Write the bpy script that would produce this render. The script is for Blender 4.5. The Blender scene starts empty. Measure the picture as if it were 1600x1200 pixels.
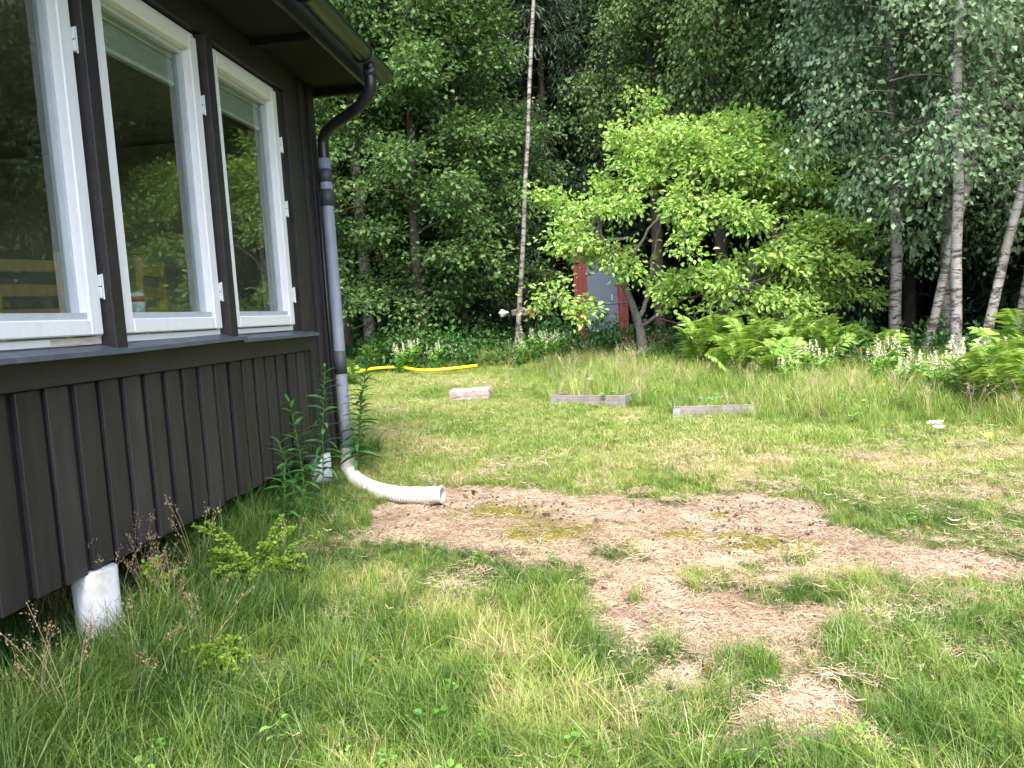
import bpy, math, random
import numpy as np
from mathutils import Vector, Matrix
R = math.radians
S = bpy.context.scene
COL = S.collection
rng = np.random.default_rng(7)
random.seed(7)

# ------------------------------------------------------------------ camera
def unit(v):
    v = np.array(v, float)
    return v / np.linalg.norm(v)
FPX = 1200.0                                     # focal length in pixels of the 1600 px wide photograph
dn = unit([788, 13134, 1200])                    # world down, seen by the lens (right, down, forward)
fw = unit([140, -127, 1200]); fw = unit(fw - dn * fw.dot(dn))   # the way the cabin wall runs
rt = np.cross(dn, fw)                            # square to the wall
CAM = np.array([0, 0, 1.65])
cd = bpy.data.cameras.new('camera'); cam = bpy.data.objects.new('camera', cd); COL.objects.link(cam)
Mx = Matrix(((rt[0], -rt[1], -rt[2], CAM[0]), (fw[0], -fw[1], -fw[2], CAM[1]), (-dn[0], dn[1], dn[2], CAM[2]), (0, 0, 0, 1)))
cam.matrix_world = Mx
cd.sensor_width = 36; cd.lens = 27; cd.clip_start = 0.05; cd.clip_end = 600
S.camera = cam
def at(px, py, y):                               # the point y metres out along the wall that is sighted at px, py
    v = np.array([px - 800, py - 600, FPX]); a = np.array([v.dot(rt), v.dot(fw), -v.dot(dn)])
    return CAM + a * (y / a[1])

# ------------------------------------------------------------------ light
SUN_EL, SUN_AZ = 56, 170                         # hazy sun behind (azimuth clockwise from +y)
W = bpy.data.worlds.new('World'); S.world = W; W.use_nodes = True
nt = W.node_tree; nt.nodes.clear()
sky = nt.nodes.new('ShaderNodeTexSky'); sky.sky_type = 'NISHITA'; sky.sun_disc = False
sky.sun_elevation = R(SUN_EL); sky.sun_rotation = R(SUN_AZ); sky.air_density = 1.0; sky.dust_density = 2.5; sky.ozone_density = 1.0
bg = nt.nodes.new('ShaderNodeBackground'); bg.inputs[1].default_value = 0.15
wo = nt.nodes.new('ShaderNodeOutputWorld')
nt.links.new(sky.outputs[0], bg.inputs[0]); nt.links.new(bg.outputs[0], wo.inputs[0])
sd = bpy.data.lights.new('sun', 'SUN'); sd.energy = 1.7; sd.angle = R(24); sd.color = (1.0, 0.95, 0.86)
so = bpy.data.objects.new('sun', sd); COL.objects.link(so)
sv = Vector((math.sin(R(SUN_AZ)) * math.cos(R(SUN_EL)), math.cos(R(SUN_AZ)) * math.cos(R(SUN_EL)), math.sin(R(SUN_EL))))
so.rotation_euler = sv.to_track_quat('Z', 'Y').to_euler(); so.location = (0, 0, 30)
S.view_settings.view_transform = 'Standard'; S.view_settings.look = 'None'
S.view_settings.gamma = 1; S.view_settings.use_curve_mapping = False
S.view_settings.exposure = 2.36
S.render.engine = 'CYCLES'
S.cycles.max_bounces = 6; S.cycles.diffuse_bounces = 3; S.cycles.glossy_bounces = 3
S.cycles.transmission_bounces = 6; S.cycles.transparent_max_bounces = 8

# ------------------------------------------------------------------ helpers
def tag(o, label=None, cat=None, group=None, kind=None):
    if label: o['label'] = label
    if cat: o['category'] = cat
    if group: o['group'] = group
    if kind: o['kind'] = kind
    return o
def empty(name, loc=(0, 0, 0), rz=0, label=None, cat=None, group=None):
    o = bpy.data.objects.new(name, None); COL.objects.link(o)
    o.location = [float(c) for c in loc]; o.rotation_euler = (0, 0, rz); o.empty_display_size = .2
    return tag(o, label, cat, group)
def copy_tree(o, parent=None):
    c = o.copy(); COL.objects.link(c)
    if parent: c.parent = parent
    for ch in list(o.children): copy_tree(ch, c)
    return c
def link(name, me, mat=None, parent=None, loc=None, rot=None):
    o = bpy.data.objects.new(name, me); COL.objects.link(o)
    if mat:
        for m in (mat if isinstance(mat, (list, tuple)) else [mat]):
            if m.name not in [k.name for k in me.materials if k]: me.materials.append(m)
    if parent: o.parent = parent
    if loc is not None: o.location = [float(c) for c in loc]
    if rot is not None: o.rotation_euler = [float(c) for c in rot]
    return o
def mesh_np(name, V, F, smooth=False, face_attr=None, mat_idx=None, vert_attr=None):
    """F: (n,k) array or list of such arrays"""
    me = bpy.data.meshes.new(name)
    V = np.asarray(V, np.float32)
    Fs = F if isinstance(F, list) else [F]
    Fs = [np.asarray(f, np.int32) for f in Fs if len(f)]
    nl = sum(f.size for f in Fs); nf = sum(len(f) for f in Fs)
    me.vertices.add(len(V)); me.vertices.foreach_set('co', V.ravel())
    me.loops.add(nl); me.loops.foreach_set('vertex_index', np.concatenate([f.ravel() for f in Fs]))
    st = np.concatenate([np.full(len(f), f.shape[1]) for f in Fs]); st = np.concatenate([[0], np.cumsum(st)[:-1]])
    me.polygons.add(nf); me.polygons.foreach_set('loop_start', st.astype(np.int32))
    me.update(calc_edges=True)
    me.polygons.foreach_set('use_smooth', np.full(nf, bool(smooth)))
    if mat_idx is not None: me.polygons.foreach_set('material_index', np.asarray(mat_idx, np.int32))
    for dct, dom in ((face_attr, 'FACE'), (vert_attr, 'POINT')):
        for k, a in (dct or {}).items():
            at_ = me.attributes.new(k, 'FLOAT', dom); at_.data.foreach_set('value', np.asarray(a, np.float32))
    me.validate(); return me
class MB:                                        # collects plain shapes into one mesh
    def __init__(s): s.V = []; s.F4 = []; s.F3 = []; s.n = 0
    def add(s, V, F4=(), F3=()):
        s.V.append(np.asarray(V, float))
        if len(F4): s.F4.append(np.asarray(F4) + s.n)
        if len(F3): s.F3.append(np.asarray(F3) + s.n)
        s.n += len(V); return s
    def box(s, x0, x1, y0, y1, z0, z1, ch=0.0, M=None):
        if ch <= 0:
            V = np.array([[x, y, z] for x in (x0, x1) for y in (y0, y1) for z in (z0, z1)], float)
            F = [[0, 1, 3, 2], [4, 6, 7, 5], [0, 4, 5, 1], [2, 3, 7, 6], [0, 2, 6, 4], [1, 5, 7, 3]]
            if M is not None: V = V @ np.array(M.to_3x3()).T + np.array(M.translation)
            return s.add(V, F)
        c = ch; V = []; idx = {}
        for i, x in enumerate((x0, x1)):
            for j, y in enumerate((y0, y1)):
                for k, z in enumerate((z0, z1)):
                    sx, sy, sz = (1 - 2 * i), (1 - 2 * j), (1 - 2 * k)
                    idx[i, j, k, 0] = len(V); V.append([x, y + sy * c, z + sz * c])
                    idx[i, j, k, 1] = len(V); V.append([x + sx * c, y, z + sz * c])
                    idx[i, j, k, 2] = len(V); V.append([x + sx * c, y + sy * c, z])
        F4 = []; F3 = []
        for i in (0, 1):
            F4.append([idx[i, 0, 0, 0], idx[i, 1, 0, 0], idx[i, 1, 1, 0], idx[i, 0, 1, 0]])
            F4.append([idx[0, i, 0, 1], idx[1, i, 0, 1], idx[1, i, 1, 1], idx[0, i, 1, 1]])
            F4.append([idx[0, 0, i, 2], idx[1, 0, i, 2], idx[1, 1, i, 2], idx[0, 1, i, 2]])
        for i in (0, 1):
            for j in (0, 1):
                F4.append([idx[i, j, 0, 0], idx[i, j, 1, 0], idx[i, j, 1, 1], idx[i, j, 0, 1]])
                F4.append([idx[i, 0, j, 0], idx[i, 1, j, 0], idx[i, 1, j, 2], idx[i, 0, j, 2]])
                F4.append([idx[0, i, j, 1], idx[1, i, j, 1], idx[1, i, j, 2], idx[0, i, j, 2]])
                for k in (0, 1): F3.append([idx[i, j, k, 0], idx[i, j, k, 1], idx[i, j, k, 2]])
        V = np.array(V, float)
        if M is not None: V = V @ np.array(M.to_3x3()).T + np.array(M.translation)
        return s.add(V, F4, F3)
    def tube(s, P, r, seg=8, cap=True):
        V, F = tube_arrays(P, r, seg); s.add(V, F)
        if cap:
            n = len(V)
            a = s.n - n
            c0 = np.mean(V[:seg], 0); c1 = np.mean(V[-seg:], 0)
            s.add([c0, c1]); ci = s.n - 2
            s.F3.append(np.array([[ci, a + (i + 1) % seg, a + i] for i in range(seg)]))
            s.F3.append(np.array([[ci + 1, s.n - 2 - seg + i, s.n - 2 - seg + (i + 1) % seg] for i in range(seg)]))
        return s
    def mesh(s, name, smooth=False, **k):
        Fs = []
        if s.F4: Fs.append(np.concatenate(s.F4))
        if s.F3: Fs.append(np.concatenate(s.F3))
        me = mesh_np(name, np.concatenate(s.V), Fs, smooth=smooth, **k)
        import bmesh
        bm = bmesh.new(); bm.from_mesh(me); bmesh.ops.recalc_face_normals(bm, faces=bm.faces); bm.to_mesh(me); bm.free()
        return me
    def build(s, name, mat, parent=None, smooth=False, loc=None, rot=None):
        return link(name, s.mesh(name, smooth), mat, parent, loc, rot)
def tube_arrays(P, r, seg=6):
    P = np.asarray(P, float); n = len(P); r = np.broadcast_to(np.asarray(r, float), (n,))
    T = np.gradient(P, axis=0); T /= np.linalg.norm(T, axis=1)[:, None] + 1e-9
    ref = np.array([0, 0, 1.]) if abs(T[0][2]) < .9 else np.array([1., 0, 0])
    V = []
    a = np.linspace(0, 2 * np.pi, seg, endpoint=False)
    u = np.cross(T[0], ref); u /= np.linalg.norm(u)
    for i in range(n):
        u = u - T[i] * u.dot(T[i]); u /= np.linalg.norm(u) + 1e-9
        w = np.cross(T[i], u)
        V.append(P[i] + r[i] * (np.cos(a)[:, None] * u + np.sin(a)[:, None] * w))
    V = np.concatenate(V)
    k = np.arange(seg); F = []
    for i in range(n - 1):
        F.append(np.stack([i * seg + k, i * seg + (k + 1) % seg, (i + 1) * seg + (k + 1) % seg, (i + 1) * seg + k], 1))
    return V, np.concatenate(F)
def spline(pts, n):
    pts = np.asarray(pts, float); m = len(pts)
    ext = np.vstack([2 * pts[0] - pts[1], pts, 2 * pts[-1] - pts[-2]])
    out = []
    for t in np.linspace(0, m - 1 - 1e-9, n):
        i = int(t); u = t - i; p0, p1, p2, p3 = ext[i:i + 4]
        out.append(.5 * (2 * p1 + (p2 - p0) * u + (2 * p0 - 5 * p1 + 4 * p2 - p3) * u * u + (3 * p1 - p0 - 3 * p2 + p3) * u ** 3))
    return np.array(out)

# value noise in numpy
_tab = np.random.default_rng(3).random((256, 256))
def vnoise(x, y):
    x = np.asarray(x, float); y = np.asarray(y, float)
    xi = np.floor(x).astype(int); yi = np.floor(y).astype(int); u = x - xi; v = y - yi
    u = u * u * (3 - 2 * u); v = v * v * (3 - 2 * v)
    g = lambda a, b: _tab[a & 255, b & 255]
    return (g(xi, yi) * (1 - u) + g(xi + 1, yi) * u) * (1 - v) + (g(xi, yi + 1) * (1 - u) + g(xi + 1, yi + 1) * u) * v
def fbm(x, y, s=1.0, o=4):
    t = 0; a = .5; x = np.asarray(x) / s + 31.7; y = np.asarray(y) / s + 11.3
    for k in range(o): t = t + a * vnoise(x, y); a *= .5; x = x * 2.03 + 5.1; y = y * 2.03 + 9.7
    return t / (1 - .5 ** o)
def sstep(a, b, x):
    t = np.clip((np.asarray(x, float) - a) / (b - a), 0, 1); return t * t * (3 - 2 * t)

# ------------------------------------------------------------------ materials
def newmat(name):
    m = bpy.data.materials.new(name); m.use_nodes = True
    nt = m.node_tree; nt.nodes.clear(); return m, nt, nt.nodes.new('ShaderNodeOutputMaterial')
def N(nt, t, **k):
    n = nt.nodes.new(t)
    for a, v in k.items():
        if a.startswith('i_'):
            key = a[2:]; key = int(key) if key.isdigit() else key.replace('_', ' ')
            n.inputs[key].default_value = v
        else: setattr(n, a, v)
    return n
def ramp(nt, fac, stops, interp='LINEAR'):
    r = nt.nodes.new('ShaderNodeValToRGB'); r.color_ramp.interpolation = interp
    el = r.color_ramp.elements
    while len(el) < len(stops): el.new(.5)
    for e, (p, c) in zip(el, stops): e.position = p; e.color = (*c, 1) if len(c) == 3 else c
    nt.links.new(fac, r.inputs[0]); return r
def noise(nt, scale, detail=4, rough=.6, vec=None, dist=0):
    n = nt.nodes.new('ShaderNodeTexNoise'); n.inputs['Scale'].default_value = scale
    n.inputs['Detail'].default_value = detail; n.inputs['Roughness'].default_value = rough; n.inputs['Distortion'].default_value = dist
    if vec: nt.links.new(vec, n.inputs['Vector'])
    return n
def coords(nt, scale=(1, 1, 1), kind='Object'):
    tc = nt.nodes.new('ShaderNodeTexCoord'); mp = nt.nodes.new('ShaderNodeMapping')
    mp.inputs['Scale'].default_value = scale; nt.links.new(tc.outputs[kind], mp.inputs[0]); return mp.outputs[0]
def surf(name, c0, c1, rough=.6, scale=6, stretch=(1, 1, 1), bump=.2, bscale=None, spec=.4, metal=0, lo=.35, hi=.65, detail=6, dist=.002, c2=None, orand=0):
    """two or three colours mottled by noise, roughness variation and a fine bump"""
    m, nt, out = newmat(name); v = coords(nt, stretch)
    n = noise(nt, scale, detail, .65, v)
    st = [(lo, c0), (hi, c1)] + ([(.8, c2)] if c2 else [])
    cr = ramp(nt, n.outputs[0], st)
    p = nt.nodes.new('ShaderNodeBsdfPrincipled'); hv = N(nt, 'ShaderNodeHueSaturation'); nt.links.new(cr.outputs[0], hv.inputs['Color'])
    if orand:
        oi = nt.nodes.new('ShaderNodeObjectInfo'); om = N(nt, 'ShaderNodeMath', operation='MULTIPLY_ADD', i_1=orand, i_2=1 - orand / 2); nt.links.new(oi.outputs['Random'], om.inputs[0]); nt.links.new(om.outputs[0], hv.inputs['Value'])
    nt.links.new(hv.outputs[0], p.inputs['Base Color'])
    n2 = noise(nt, (bscale or scale * 6), 4, .6, v)
    mr = N(nt, 'ShaderNodeMapRange'); nt.links.new(n2.outputs[0], mr.inputs[0]); mr.inputs[3].default_value = rough - .12; mr.inputs[4].default_value = min(1, rough + .12)
    nt.links.new(mr.outputs[0], p.inputs['Roughness']); p.inputs['Metallic'].default_value = metal; p.inputs['Specular IOR Level'].default_value = spec
    b = N(nt, 'ShaderNodeBump'); b.inputs['Strength'].default_value = bump; b.inputs['Distance'].default_value = dist; nt.links.new(n2.outputs[0], b.inputs['Height'])
    nt.links.new(b.outputs[0], p.inputs['Normal']); nt.links.new(p.outputs[0], out.inputs[0]); return m
def leafmat(name, ca, cb, cc=None, trans=.35, rough=.45, attr='rnd', inst=None, spec=.3, pos=.0):
    """leaf colour runs ca -> cb (-> cc) with each leaf's own random number"""
    m, nt, out = newmat(name)
    a = N(nt, 'ShaderNodeAttribute', attribute_name=attr)
    fac = a.outputs['Fac']
    if inst:
        b = N(nt, 'ShaderNodeAttribute', attribute_name=inst, attribute_type='INSTANCER')
        mm = N(nt, 'ShaderNodeMath', operation='MULTIPLY_ADD'); nt.links.new(fac, mm.inputs[0]); mm.inputs[1].default_value = .3; nt.links.new(b.outputs['Fac'], mm.inputs[2])
        m2 = N(nt, 'ShaderNodeMath', operation='SUBTRACT', i_1=.15); nt.links.new(mm.outputs[0], m2.inputs[0]); fac = m2.outputs[0]
    else:
        oi = nt.nodes.new('ShaderNodeObjectInfo')
        v = coords(nt); n = noise(nt, .9, 2, .5, v)
        m1 = N(nt, 'ShaderNodeMath', operation='MULTIPLY_ADD'); nt.links.new(n.outputs[0], m1.inputs[0]); m1.inputs[1].default_value = .9; m1.inputs[2].default_value = -.45
        m2 = N(nt, 'ShaderNodeMath', operation='ADD'); nt.links.new(m1.outputs[0], m2.inputs[0]); nt.links.new(fac, m2.inputs[1])
        m3 = N(nt, 'ShaderNodeMath', operation='MULTIPLY_ADD'); nt.links.new(oi.outputs['Random'], m3.inputs[0]); m3.inputs[1].default_value = .3; nt.links.new(m2.outputs[0], m3.inputs[2])
        fac = m3.outputs[0]
    st = [(0, ca), (.6 if cc else 1, cb)] + ([(1, cc)] if cc else [])
    if isinstance(ca, list): st = ca
    cr = ramp(nt, fac, st)
    p = nt.nodes.new('ShaderNodeBsdfPrincipled'); nt.links.new(cr.outputs[0], p.inputs['Base Color'])
    p.inputs['Roughness'].default_value = rough; p.inputs['Specular IOR Level'].default_value = spec
    t = nt.nodes.new('ShaderNodeBsdfTranslucent')
    hs = N(nt, 'ShaderNodeHueSaturation', i_1=1.1, i_2=1.25); nt.links.new(cr.outputs[0], hs.inputs['Color']); hs.inputs['Hue'].default_value = .485
    nt.links.new(hs.outputs[0], t.inputs[0])
    mx = N(nt, 'ShaderNodeMixShader', i_0=trans); nt.links.new(p.outputs[0], mx.inputs[1]); nt.links.new(t.outputs[0], mx.inputs[2])
    nt.links.new(mx.outputs[0], out.inputs[0]); return m
M = {}
M['board'] = surf('dark_brown_paint', (.019, .0162, .018), (.034, .029, .032), .5, 3, (4, 4, .5), .5, 40, dist=.0015, c2=(.048, .042, .045), spec=.35, orand=.5)
M['board2'] = surf('dark_brown_paint_trim', (.021, .0178, .0195), (.034, .029, .032), .5, 3, (2, 1, 4), .4, 50, spec=.35)
M['underboard'] = surf('recess_shade_brown', (.010, .008, .009), (.017, .014, .014), .7, 3, (4, 4, .5), .4, 40)  # darker than the cladding: shade of the recesses put into the colour
M['white'] = surf('white_paint', (.78, .77, .8), (.84, .83, .86), .4, 8, (3, 3, 1), .2, 60, spec=.4)
M['bead'] = surf('grey_glazing_bead', (.42, .45, .5), (.5, .53, .58), .45, 8, (1, 1, 1), .15, 60)
M['peeled'] = surf('bare_wood_flaking', (.45, .36, .3), (.66, .58, .52), .7, 14, (4, 1, 4), .5, 60)
M['sill'] = surf('coated_steel', (.055, .065, .085), (.09, .1, .125), .35, 3, (1, 4, 1), .15, 40, spec=.6, c2=(.14, .15, .18))
M['hinge'] = surf('painted_hinge', (.6, .63, .66), (.7, .72, .75), .35, 20, bump=.1)
M['black'] = surf('black_soffit', (.003, .003, .0035), (.006, .006, .006), .85, 5, (1, 4, 1), .2)
M['gutter'] = surf('dark_steel_gutter', (.022, .025, .026), (.036, .04, .039), .32, 4, (4, 1, 4), .1, 30, spec=.6)
M['pipe_black'] = surf('black_coated_pipe', (.010, .012, .017), (.016, .018, .025), .35, 5, bump=.1, spec=.5)
M['pipe'] = surf('grey_plastic_pipe', (.20, .22, .29), (.26, .28, .35), .45, 6, (3, 3, 1), .12, 40, spec=.4)
M['pipe_dark'] = surf('dark_grey_pipe_band', (.04, .044, .055), (.06, .066, .08), .5, 6, bump=.1)
M['hose'] = surf('off_white_plastic', (.46, .44, .4), (.56, .54, .5), .5, 5, bump=.3, c2=(.36, .32, .27))
M['pier'] = surf('white_pier', (.3, .29, .27), (.46, .47, .5), .6, 4, bump=.4, lo=.3, hi=.5, c2=(.58, .6, .66))
M['roof'] = surf('roof_felt', (.03, .03, .03), (.05, .05, .05), .8, 5)
M['inwall'] = surf('inner_wall', (.3, .27, .21), (.38, .34, .27), .7, 3, (1, 6, 1), .2)
M['infloor'] = surf('inner_floor', (.07, .05, .035), (.1, .075, .05), .5, 3, (1, 6, 1), .2)
M['pine'] = surf('varnished_pine', (.55, .37, .15), (.7, .5, .23), .4, 4, (8, 8, 1), .2)
M['blind'] = surf('white_blind', (.78, .8, .78), (.85, .87, .85), .5, 10)
M['redboard'] = surf('red_barn_paint', (.075, .01, .012), (.12, .018, .019), .75, 4, (6, 6, .5), .4, 50)
M['door'] = surf('blue_grey_paint', (.045, .062, .09), (.06, .08, .11), .6, 3, (1, 1, 1), .3, 40)
M['greywood'] = surf('weathered_wood', (.14, .12, .115), (.24, .21, .205), .8, 4, (2, 2, 10), .6, 60)
M['galv'] = surf('galvanised_steel', (.28, .3, .32), (.4, .42, .44), .4, 20, metal=.6, bump=.1)
M['block'] = surf('pink_grey_concrete', (.25, .18, .165), (.38, .3, .28), .85, 14, bump=.7, bscale=70, dist=.004, c2=(.45, .37, .35))
M['yellow'] = surf('yellow_plastic', (.75, .55, .01), (.85, .65, .02), .4, 8, bump=.15)
M['soil'] = surf('soil', (.05, .035, .025), (.09, .065, .05), .9, 10)
M['stem'] = surf('green_stem', (.08, .14, .03), (.12, .2, .05), .5, 8)
M['bark_dark'] = surf('dark_bark', (.035, .028, .024), (.075, .06, .052), .9, 5, (4, 4, 1), .8, 40, dist=.01)
M['bark_apple'] = surf('apple_bark', (.06, .052, .046), (.15, .135, .122), .9, 12, (2, 2, 1), .9, 40, dist=.012)
M['twig'] = surf('twig_bark', (.06, .045, .035), (.12, .095, .08), .8, 12)
def birchbark(name, w0, w1, dark, amt):
    m, nt, out = newmat(name); v = coords(nt, (2.2, 2.2, 8)); v2 = coords(nt, (1, 1, 1))
    n = noise(nt, 1.3, 7, .78, v, 1.2); n2 = noise(nt, 2.5, 3, .6, v2); n3 = noise(nt, 30, 4, .7, v2)
    base = ramp(nt, n2.outputs[0], [(.35, w0), (.65, w1)])
    band = ramp(nt, n.outputs[0], [(amt - .045, (1, 1, 1)), (amt, (0, 0, 0))])
    mx = N(nt, 'ShaderNodeMix', data_type='RGBA'); nt.links.new(band.outputs[0], mx.inputs[0]); nt.links.new(base.outputs[0], mx.inputs[6]); mx.inputs[7].default_value = (*dark, 1)
    inv = N(nt, 'ShaderNodeMix', data_type='RGBA'); nt.links.new(mx.outputs[2], inv.inputs[6])
    p = nt.nodes.new('ShaderNodeBsdfPrincipled'); nt.links.new(mx.outputs[2], p.inputs['Base Color']); p.inputs['Roughness'].default_value = .75
    b = N(nt, 'ShaderNodeBump'); b.inputs['Strength'].default_value = .7; b.inputs['Distance'].default_value = .01; nt.links.new(n3.outputs[0], b.inputs['Height']); nt.links.new(b.outputs[0], p.inputs['Normal'])
    nt.links.new(p.outputs[0], out.inputs[0]); return m
M['birch'] = birchbark('birch_bark', (.15, .135, .12), (.28, .255, .235), (.04, .032, .026), .5)
M['birch_old'] = birchbark('birch_bark_old', (.2, .165, .14), (.34, .3, .27), (.04, .03, .025), .5)
M['leaf_hazel'] = leafmat('leaf_hazel', (.034, .08, .025), (.066, .132, .036), (.125, .215, .06))
M['leaf_birch'] = leafmat('leaf_birch', (.048, .095, .03), (.09, .165, .045), (.16, .24, .075), trans=.4)
M['leaf_cool'] = leafmat('leaf_cool', (.07, .125, .055), (.13, .21, .1), (.25, .35, .19), trans=.4, spec=.5)
M['leaf_deep'] = leafmat('leaf_deep', (.03, .07, .022), (.055, .11, .03), (.09, .165, .05), trans=.3)
M['leaf_apple'] = leafmat('leaf_apple', (.13, .26, .05), (.25, .4, .08), (.42, .55, .15), trans=.4, spec=.5)
M['needle'] = leafmat('needle', (.014, .032, .016), (.023, .048, .023), (.036, .07, .032), trans=.1)
M['leaf_shrub'] = leafmat('leaf_shrub', (.12, .23, .03), (.22, .35, .045), (.34, .45, .07), trans=.4)
M['leaf_lance'] = leafmat('leaf_lance', (.03, .1, .03), (.05, .15, .04), (.08, .2, .05), trans=.3)
M['fern'] = leafmat('fern', (.14, .26, .05), (.23, .36, .075), (.34, .46, .12), trans=.4, spec=.15, rough=.6)
M['weed'] = leafmat('weed', (.07, .2, .03), (.13, .3, .045), (.25, .42, .08), trans=.35)
M['cream'] = leafmat('cream_blossom', (.4, .42, .2), (.6, .6, .38), (.72, .7, .52), trans=.3)
M['tan'] = leafmat('dry_seed', (.24, .16, .1), (.4, .3, .2), (.55, .45, .32), trans=.25)
M['orange'] = leafmat('orange_leaf', (.5, .18, .03), (.65, .28, .05), (.7, .4, .1), trans=.3)
M['petal_white'] = surf('white_petal', (.75, .75, .75), (.85, .85, .85), .5, 20, bump=0)
M['petal_yellow'] = surf('yellow_petal', (.7, .45, .02), (.8, .55, .03), .5, 20, bump=0)
M['petal_pink'] = surf('pink_petal', (.6, .3, .42), (.72, .42, .55), .5, 20, bump=0)
M['petal_blue'] = surf('blue_petal', (.12, .16, .5), (.2, .24, .6), .5, 20, bump=0)
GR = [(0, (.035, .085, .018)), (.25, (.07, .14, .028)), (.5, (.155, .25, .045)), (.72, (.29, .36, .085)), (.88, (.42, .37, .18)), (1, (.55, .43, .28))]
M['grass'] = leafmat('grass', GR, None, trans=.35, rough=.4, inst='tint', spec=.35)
SR = [(0, (.18, .125, .08)), (.4, (.36, .26, .18)), (.75, (.52, .4, .285)), (1, (.66, .54, .4))]
M['straw'] = leafmat('straw', SR, None, trans=.1, rough=.6, inst='tint', spec=.3)

# glass: a real double pane
m, nt, out = newmat('window_glass')
gl = N(nt, 'ShaderNodeBsdfGlossy', i_1=.0); gl.inputs[0].default_value = (.95, 1, .97, 1); gl.inputs['Roughness'].default_value = .02
tr = N(nt, 'ShaderNodeBsdfTransparent'); tr.inputs[0].default_value = (.82, .86, .84, 1)
fr = N(nt, 'ShaderNodeFresnel', i_0=1.52); mm = N(nt, 'ShaderNodeMath', operation='MULTIPLY_ADD', i_1=1.1, i_2=.035); mm.use_clamp = True
nn = noise(nt, 1.3, 2, .5, coords(nt)); bb = N(nt, 'ShaderNodeBump'); bb.inputs['Strength'].default_value = .05; bb.inputs['Distance'].default_value = .004
nt.links.new(nn.outputs[0], bb.inputs['Height']); nt.links.new(bb.outputs[0], gl.inputs['Normal'])
mx = N(nt, 'ShaderNodeMixShader'); nt.links.new(fr.outputs[0], mm.inputs[0]); gg = N(nt, 'ShaderNodeNewGeometry'); ib = N(nt, 'ShaderNodeMath', operation='SUBTRACT', i_0=1.0); nt.links.new(gg.outputs['Backfacing'], ib.inputs[1]); mb_ = N(nt, 'ShaderNodeMath', operation='MULTIPLY'); nt.links.new(mm.outputs[0], mb_.inputs[0]); nt.links.new(ib.outputs[0], mb_.inputs[1]); nt.links.new(mb_.outputs[0], mx.inputs[0])
nt.links.new(tr.outputs[0], mx.inputs[1]); nt.links.new(gl.outputs[0], mx.inputs[2]); nt.links.new(mx.outputs[0], out.inputs[0]); M['glass'] = m

# ------------------------------------------------------------------ ground
def gz(x, y):
    x = np.asarray(x, float); y = np.asarray(y, float)
    z = .055 * np.clip(y, -6, 15) + .035 * np.clip(y - 15, 0, 30)
    z = z - .9 * sstep(1.2, 6, (x - 3.5) * .62 + (y - 10.2) * .78)      # the wood falls away on the right
    z = z + .035 * (fbm(x, y, 1.7, 3) - .5) + .02 * (fbm(x + 40, y, .35, 3) - .5)
    return z
def gnd(px, py):                                                    # where a sight line meets the sloping lawn
    v = np.array([px - 800, py - 600, FPX]); a = np.array([v.dot(rt), v.dot(fw), -v.dot(dn)])
    t = -CAM[2] / (a[2] - .055 * a[1]); p = CAM + a * t
    return np.array([p[0], p[1]])
# outlines of the worn, dry patches in the lawn (metres)
def poly_px(L): return np.array([gnd(*p) for p in L])
DIRT = [poly_px([(575, 850), (592, 800), (640, 775), (700, 762), (790, 758), (880, 765), (980, 775), (1060, 792), (1100, 772), (1180, 768),
                 (1250, 785), (1290, 815), (1380, 838), (1470, 848), (1640, 895), (1640, 925), (1480, 893), (1330, 890), (1240, 900), (1200, 925),
                 (1160, 935), (1250, 975), (1285, 1000), (1240, 1045), (1190, 1015), (1150, 1020), (1130, 1060), (1080, 1095), (975, 1105), (968, 1060),
                 (1005, 1025), (945, 985), (918, 940), (925, 900), (860, 875), (760, 862), (680, 852)]),
        poly_px([(1190, 1095), (1250, 1075), (1320, 1075), (1340, 1105), (1290, 1130), (1200, 1140), (1120, 1155)]),
        poly_px([(1260, 950), (1310, 945), (1325, 962), (1270, 975)]),
        poly_px([(1380, 940), (1430, 945), (1420, 965), (1385, 965)])]
GREEN = [((968, 862), .16), ((1105, 905), .2), ((1165, 890), .12), ((1035, 1020), .13), ((1160, 1050), .16), ((1000, 935), .08), ((1240, 872), .1), ((1290, 925), .1)]
def sdist(P, x, y):                                                 # signed distance to outline P, inside > 0
    x = np.asarray(x, float); y = np.asarray(y, float); d = np.full(x.shape, 1e9); ins = np.zeros(x.shape, bool)
    for i in range(len(P)):
        a = P[i]; b = P[(i + 1) % len(P)]; e = b - a
        t = np.clip(((x - a[0]) * e[0] + (y - a[1]) * e[1]) / (e @ e), 0, 1)
        d = np.minimum(d, np.hypot(x - a[0] - t * e[0], y - a[1] - t * e[1]))
        c = ((a[1] > y) != (b[1] > y)) & (x < (b[0] - a[0]) * (y - a[1]) / (b[1] - a[1] + 1e-12) + a[0]); ins ^= c
    return np.where(ins, d, -d)
GC = [(gnd(*p), r) for p, r in GREEN]
def dirt(x, y):
    w = (fbm(x, y, .3, 5) - .5) * .75; m = np.zeros(np.shape(x))
    for P in DIRT: m = np.maximum(m, sstep(-.13, .1, sdist(P, x, y) + w * .5))
    for (c, r) in GC: m = m * (1 - sstep(r * 1.4, r * .6, np.hypot(x - c[0], (y - c[1]) * 1.3) + w * .25) * .95)
    return m
def drylawn(x, y):                                                  # worn straw-coloured streaks on the cut lawn
    return sstep(.55, .8, fbm(x * 1.0, y * 1.6, .8, 4)) * sstep(5.0, 6.6, y)
def axis(a, b, st, far, n):
    mid = np.arange(a, b + st / 2, st); o = np.geomspace(st, far, n)
    return np.concatenate([(a - np.cumsum(o))[::-1], mid, b + np.cumsum(o)])
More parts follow.
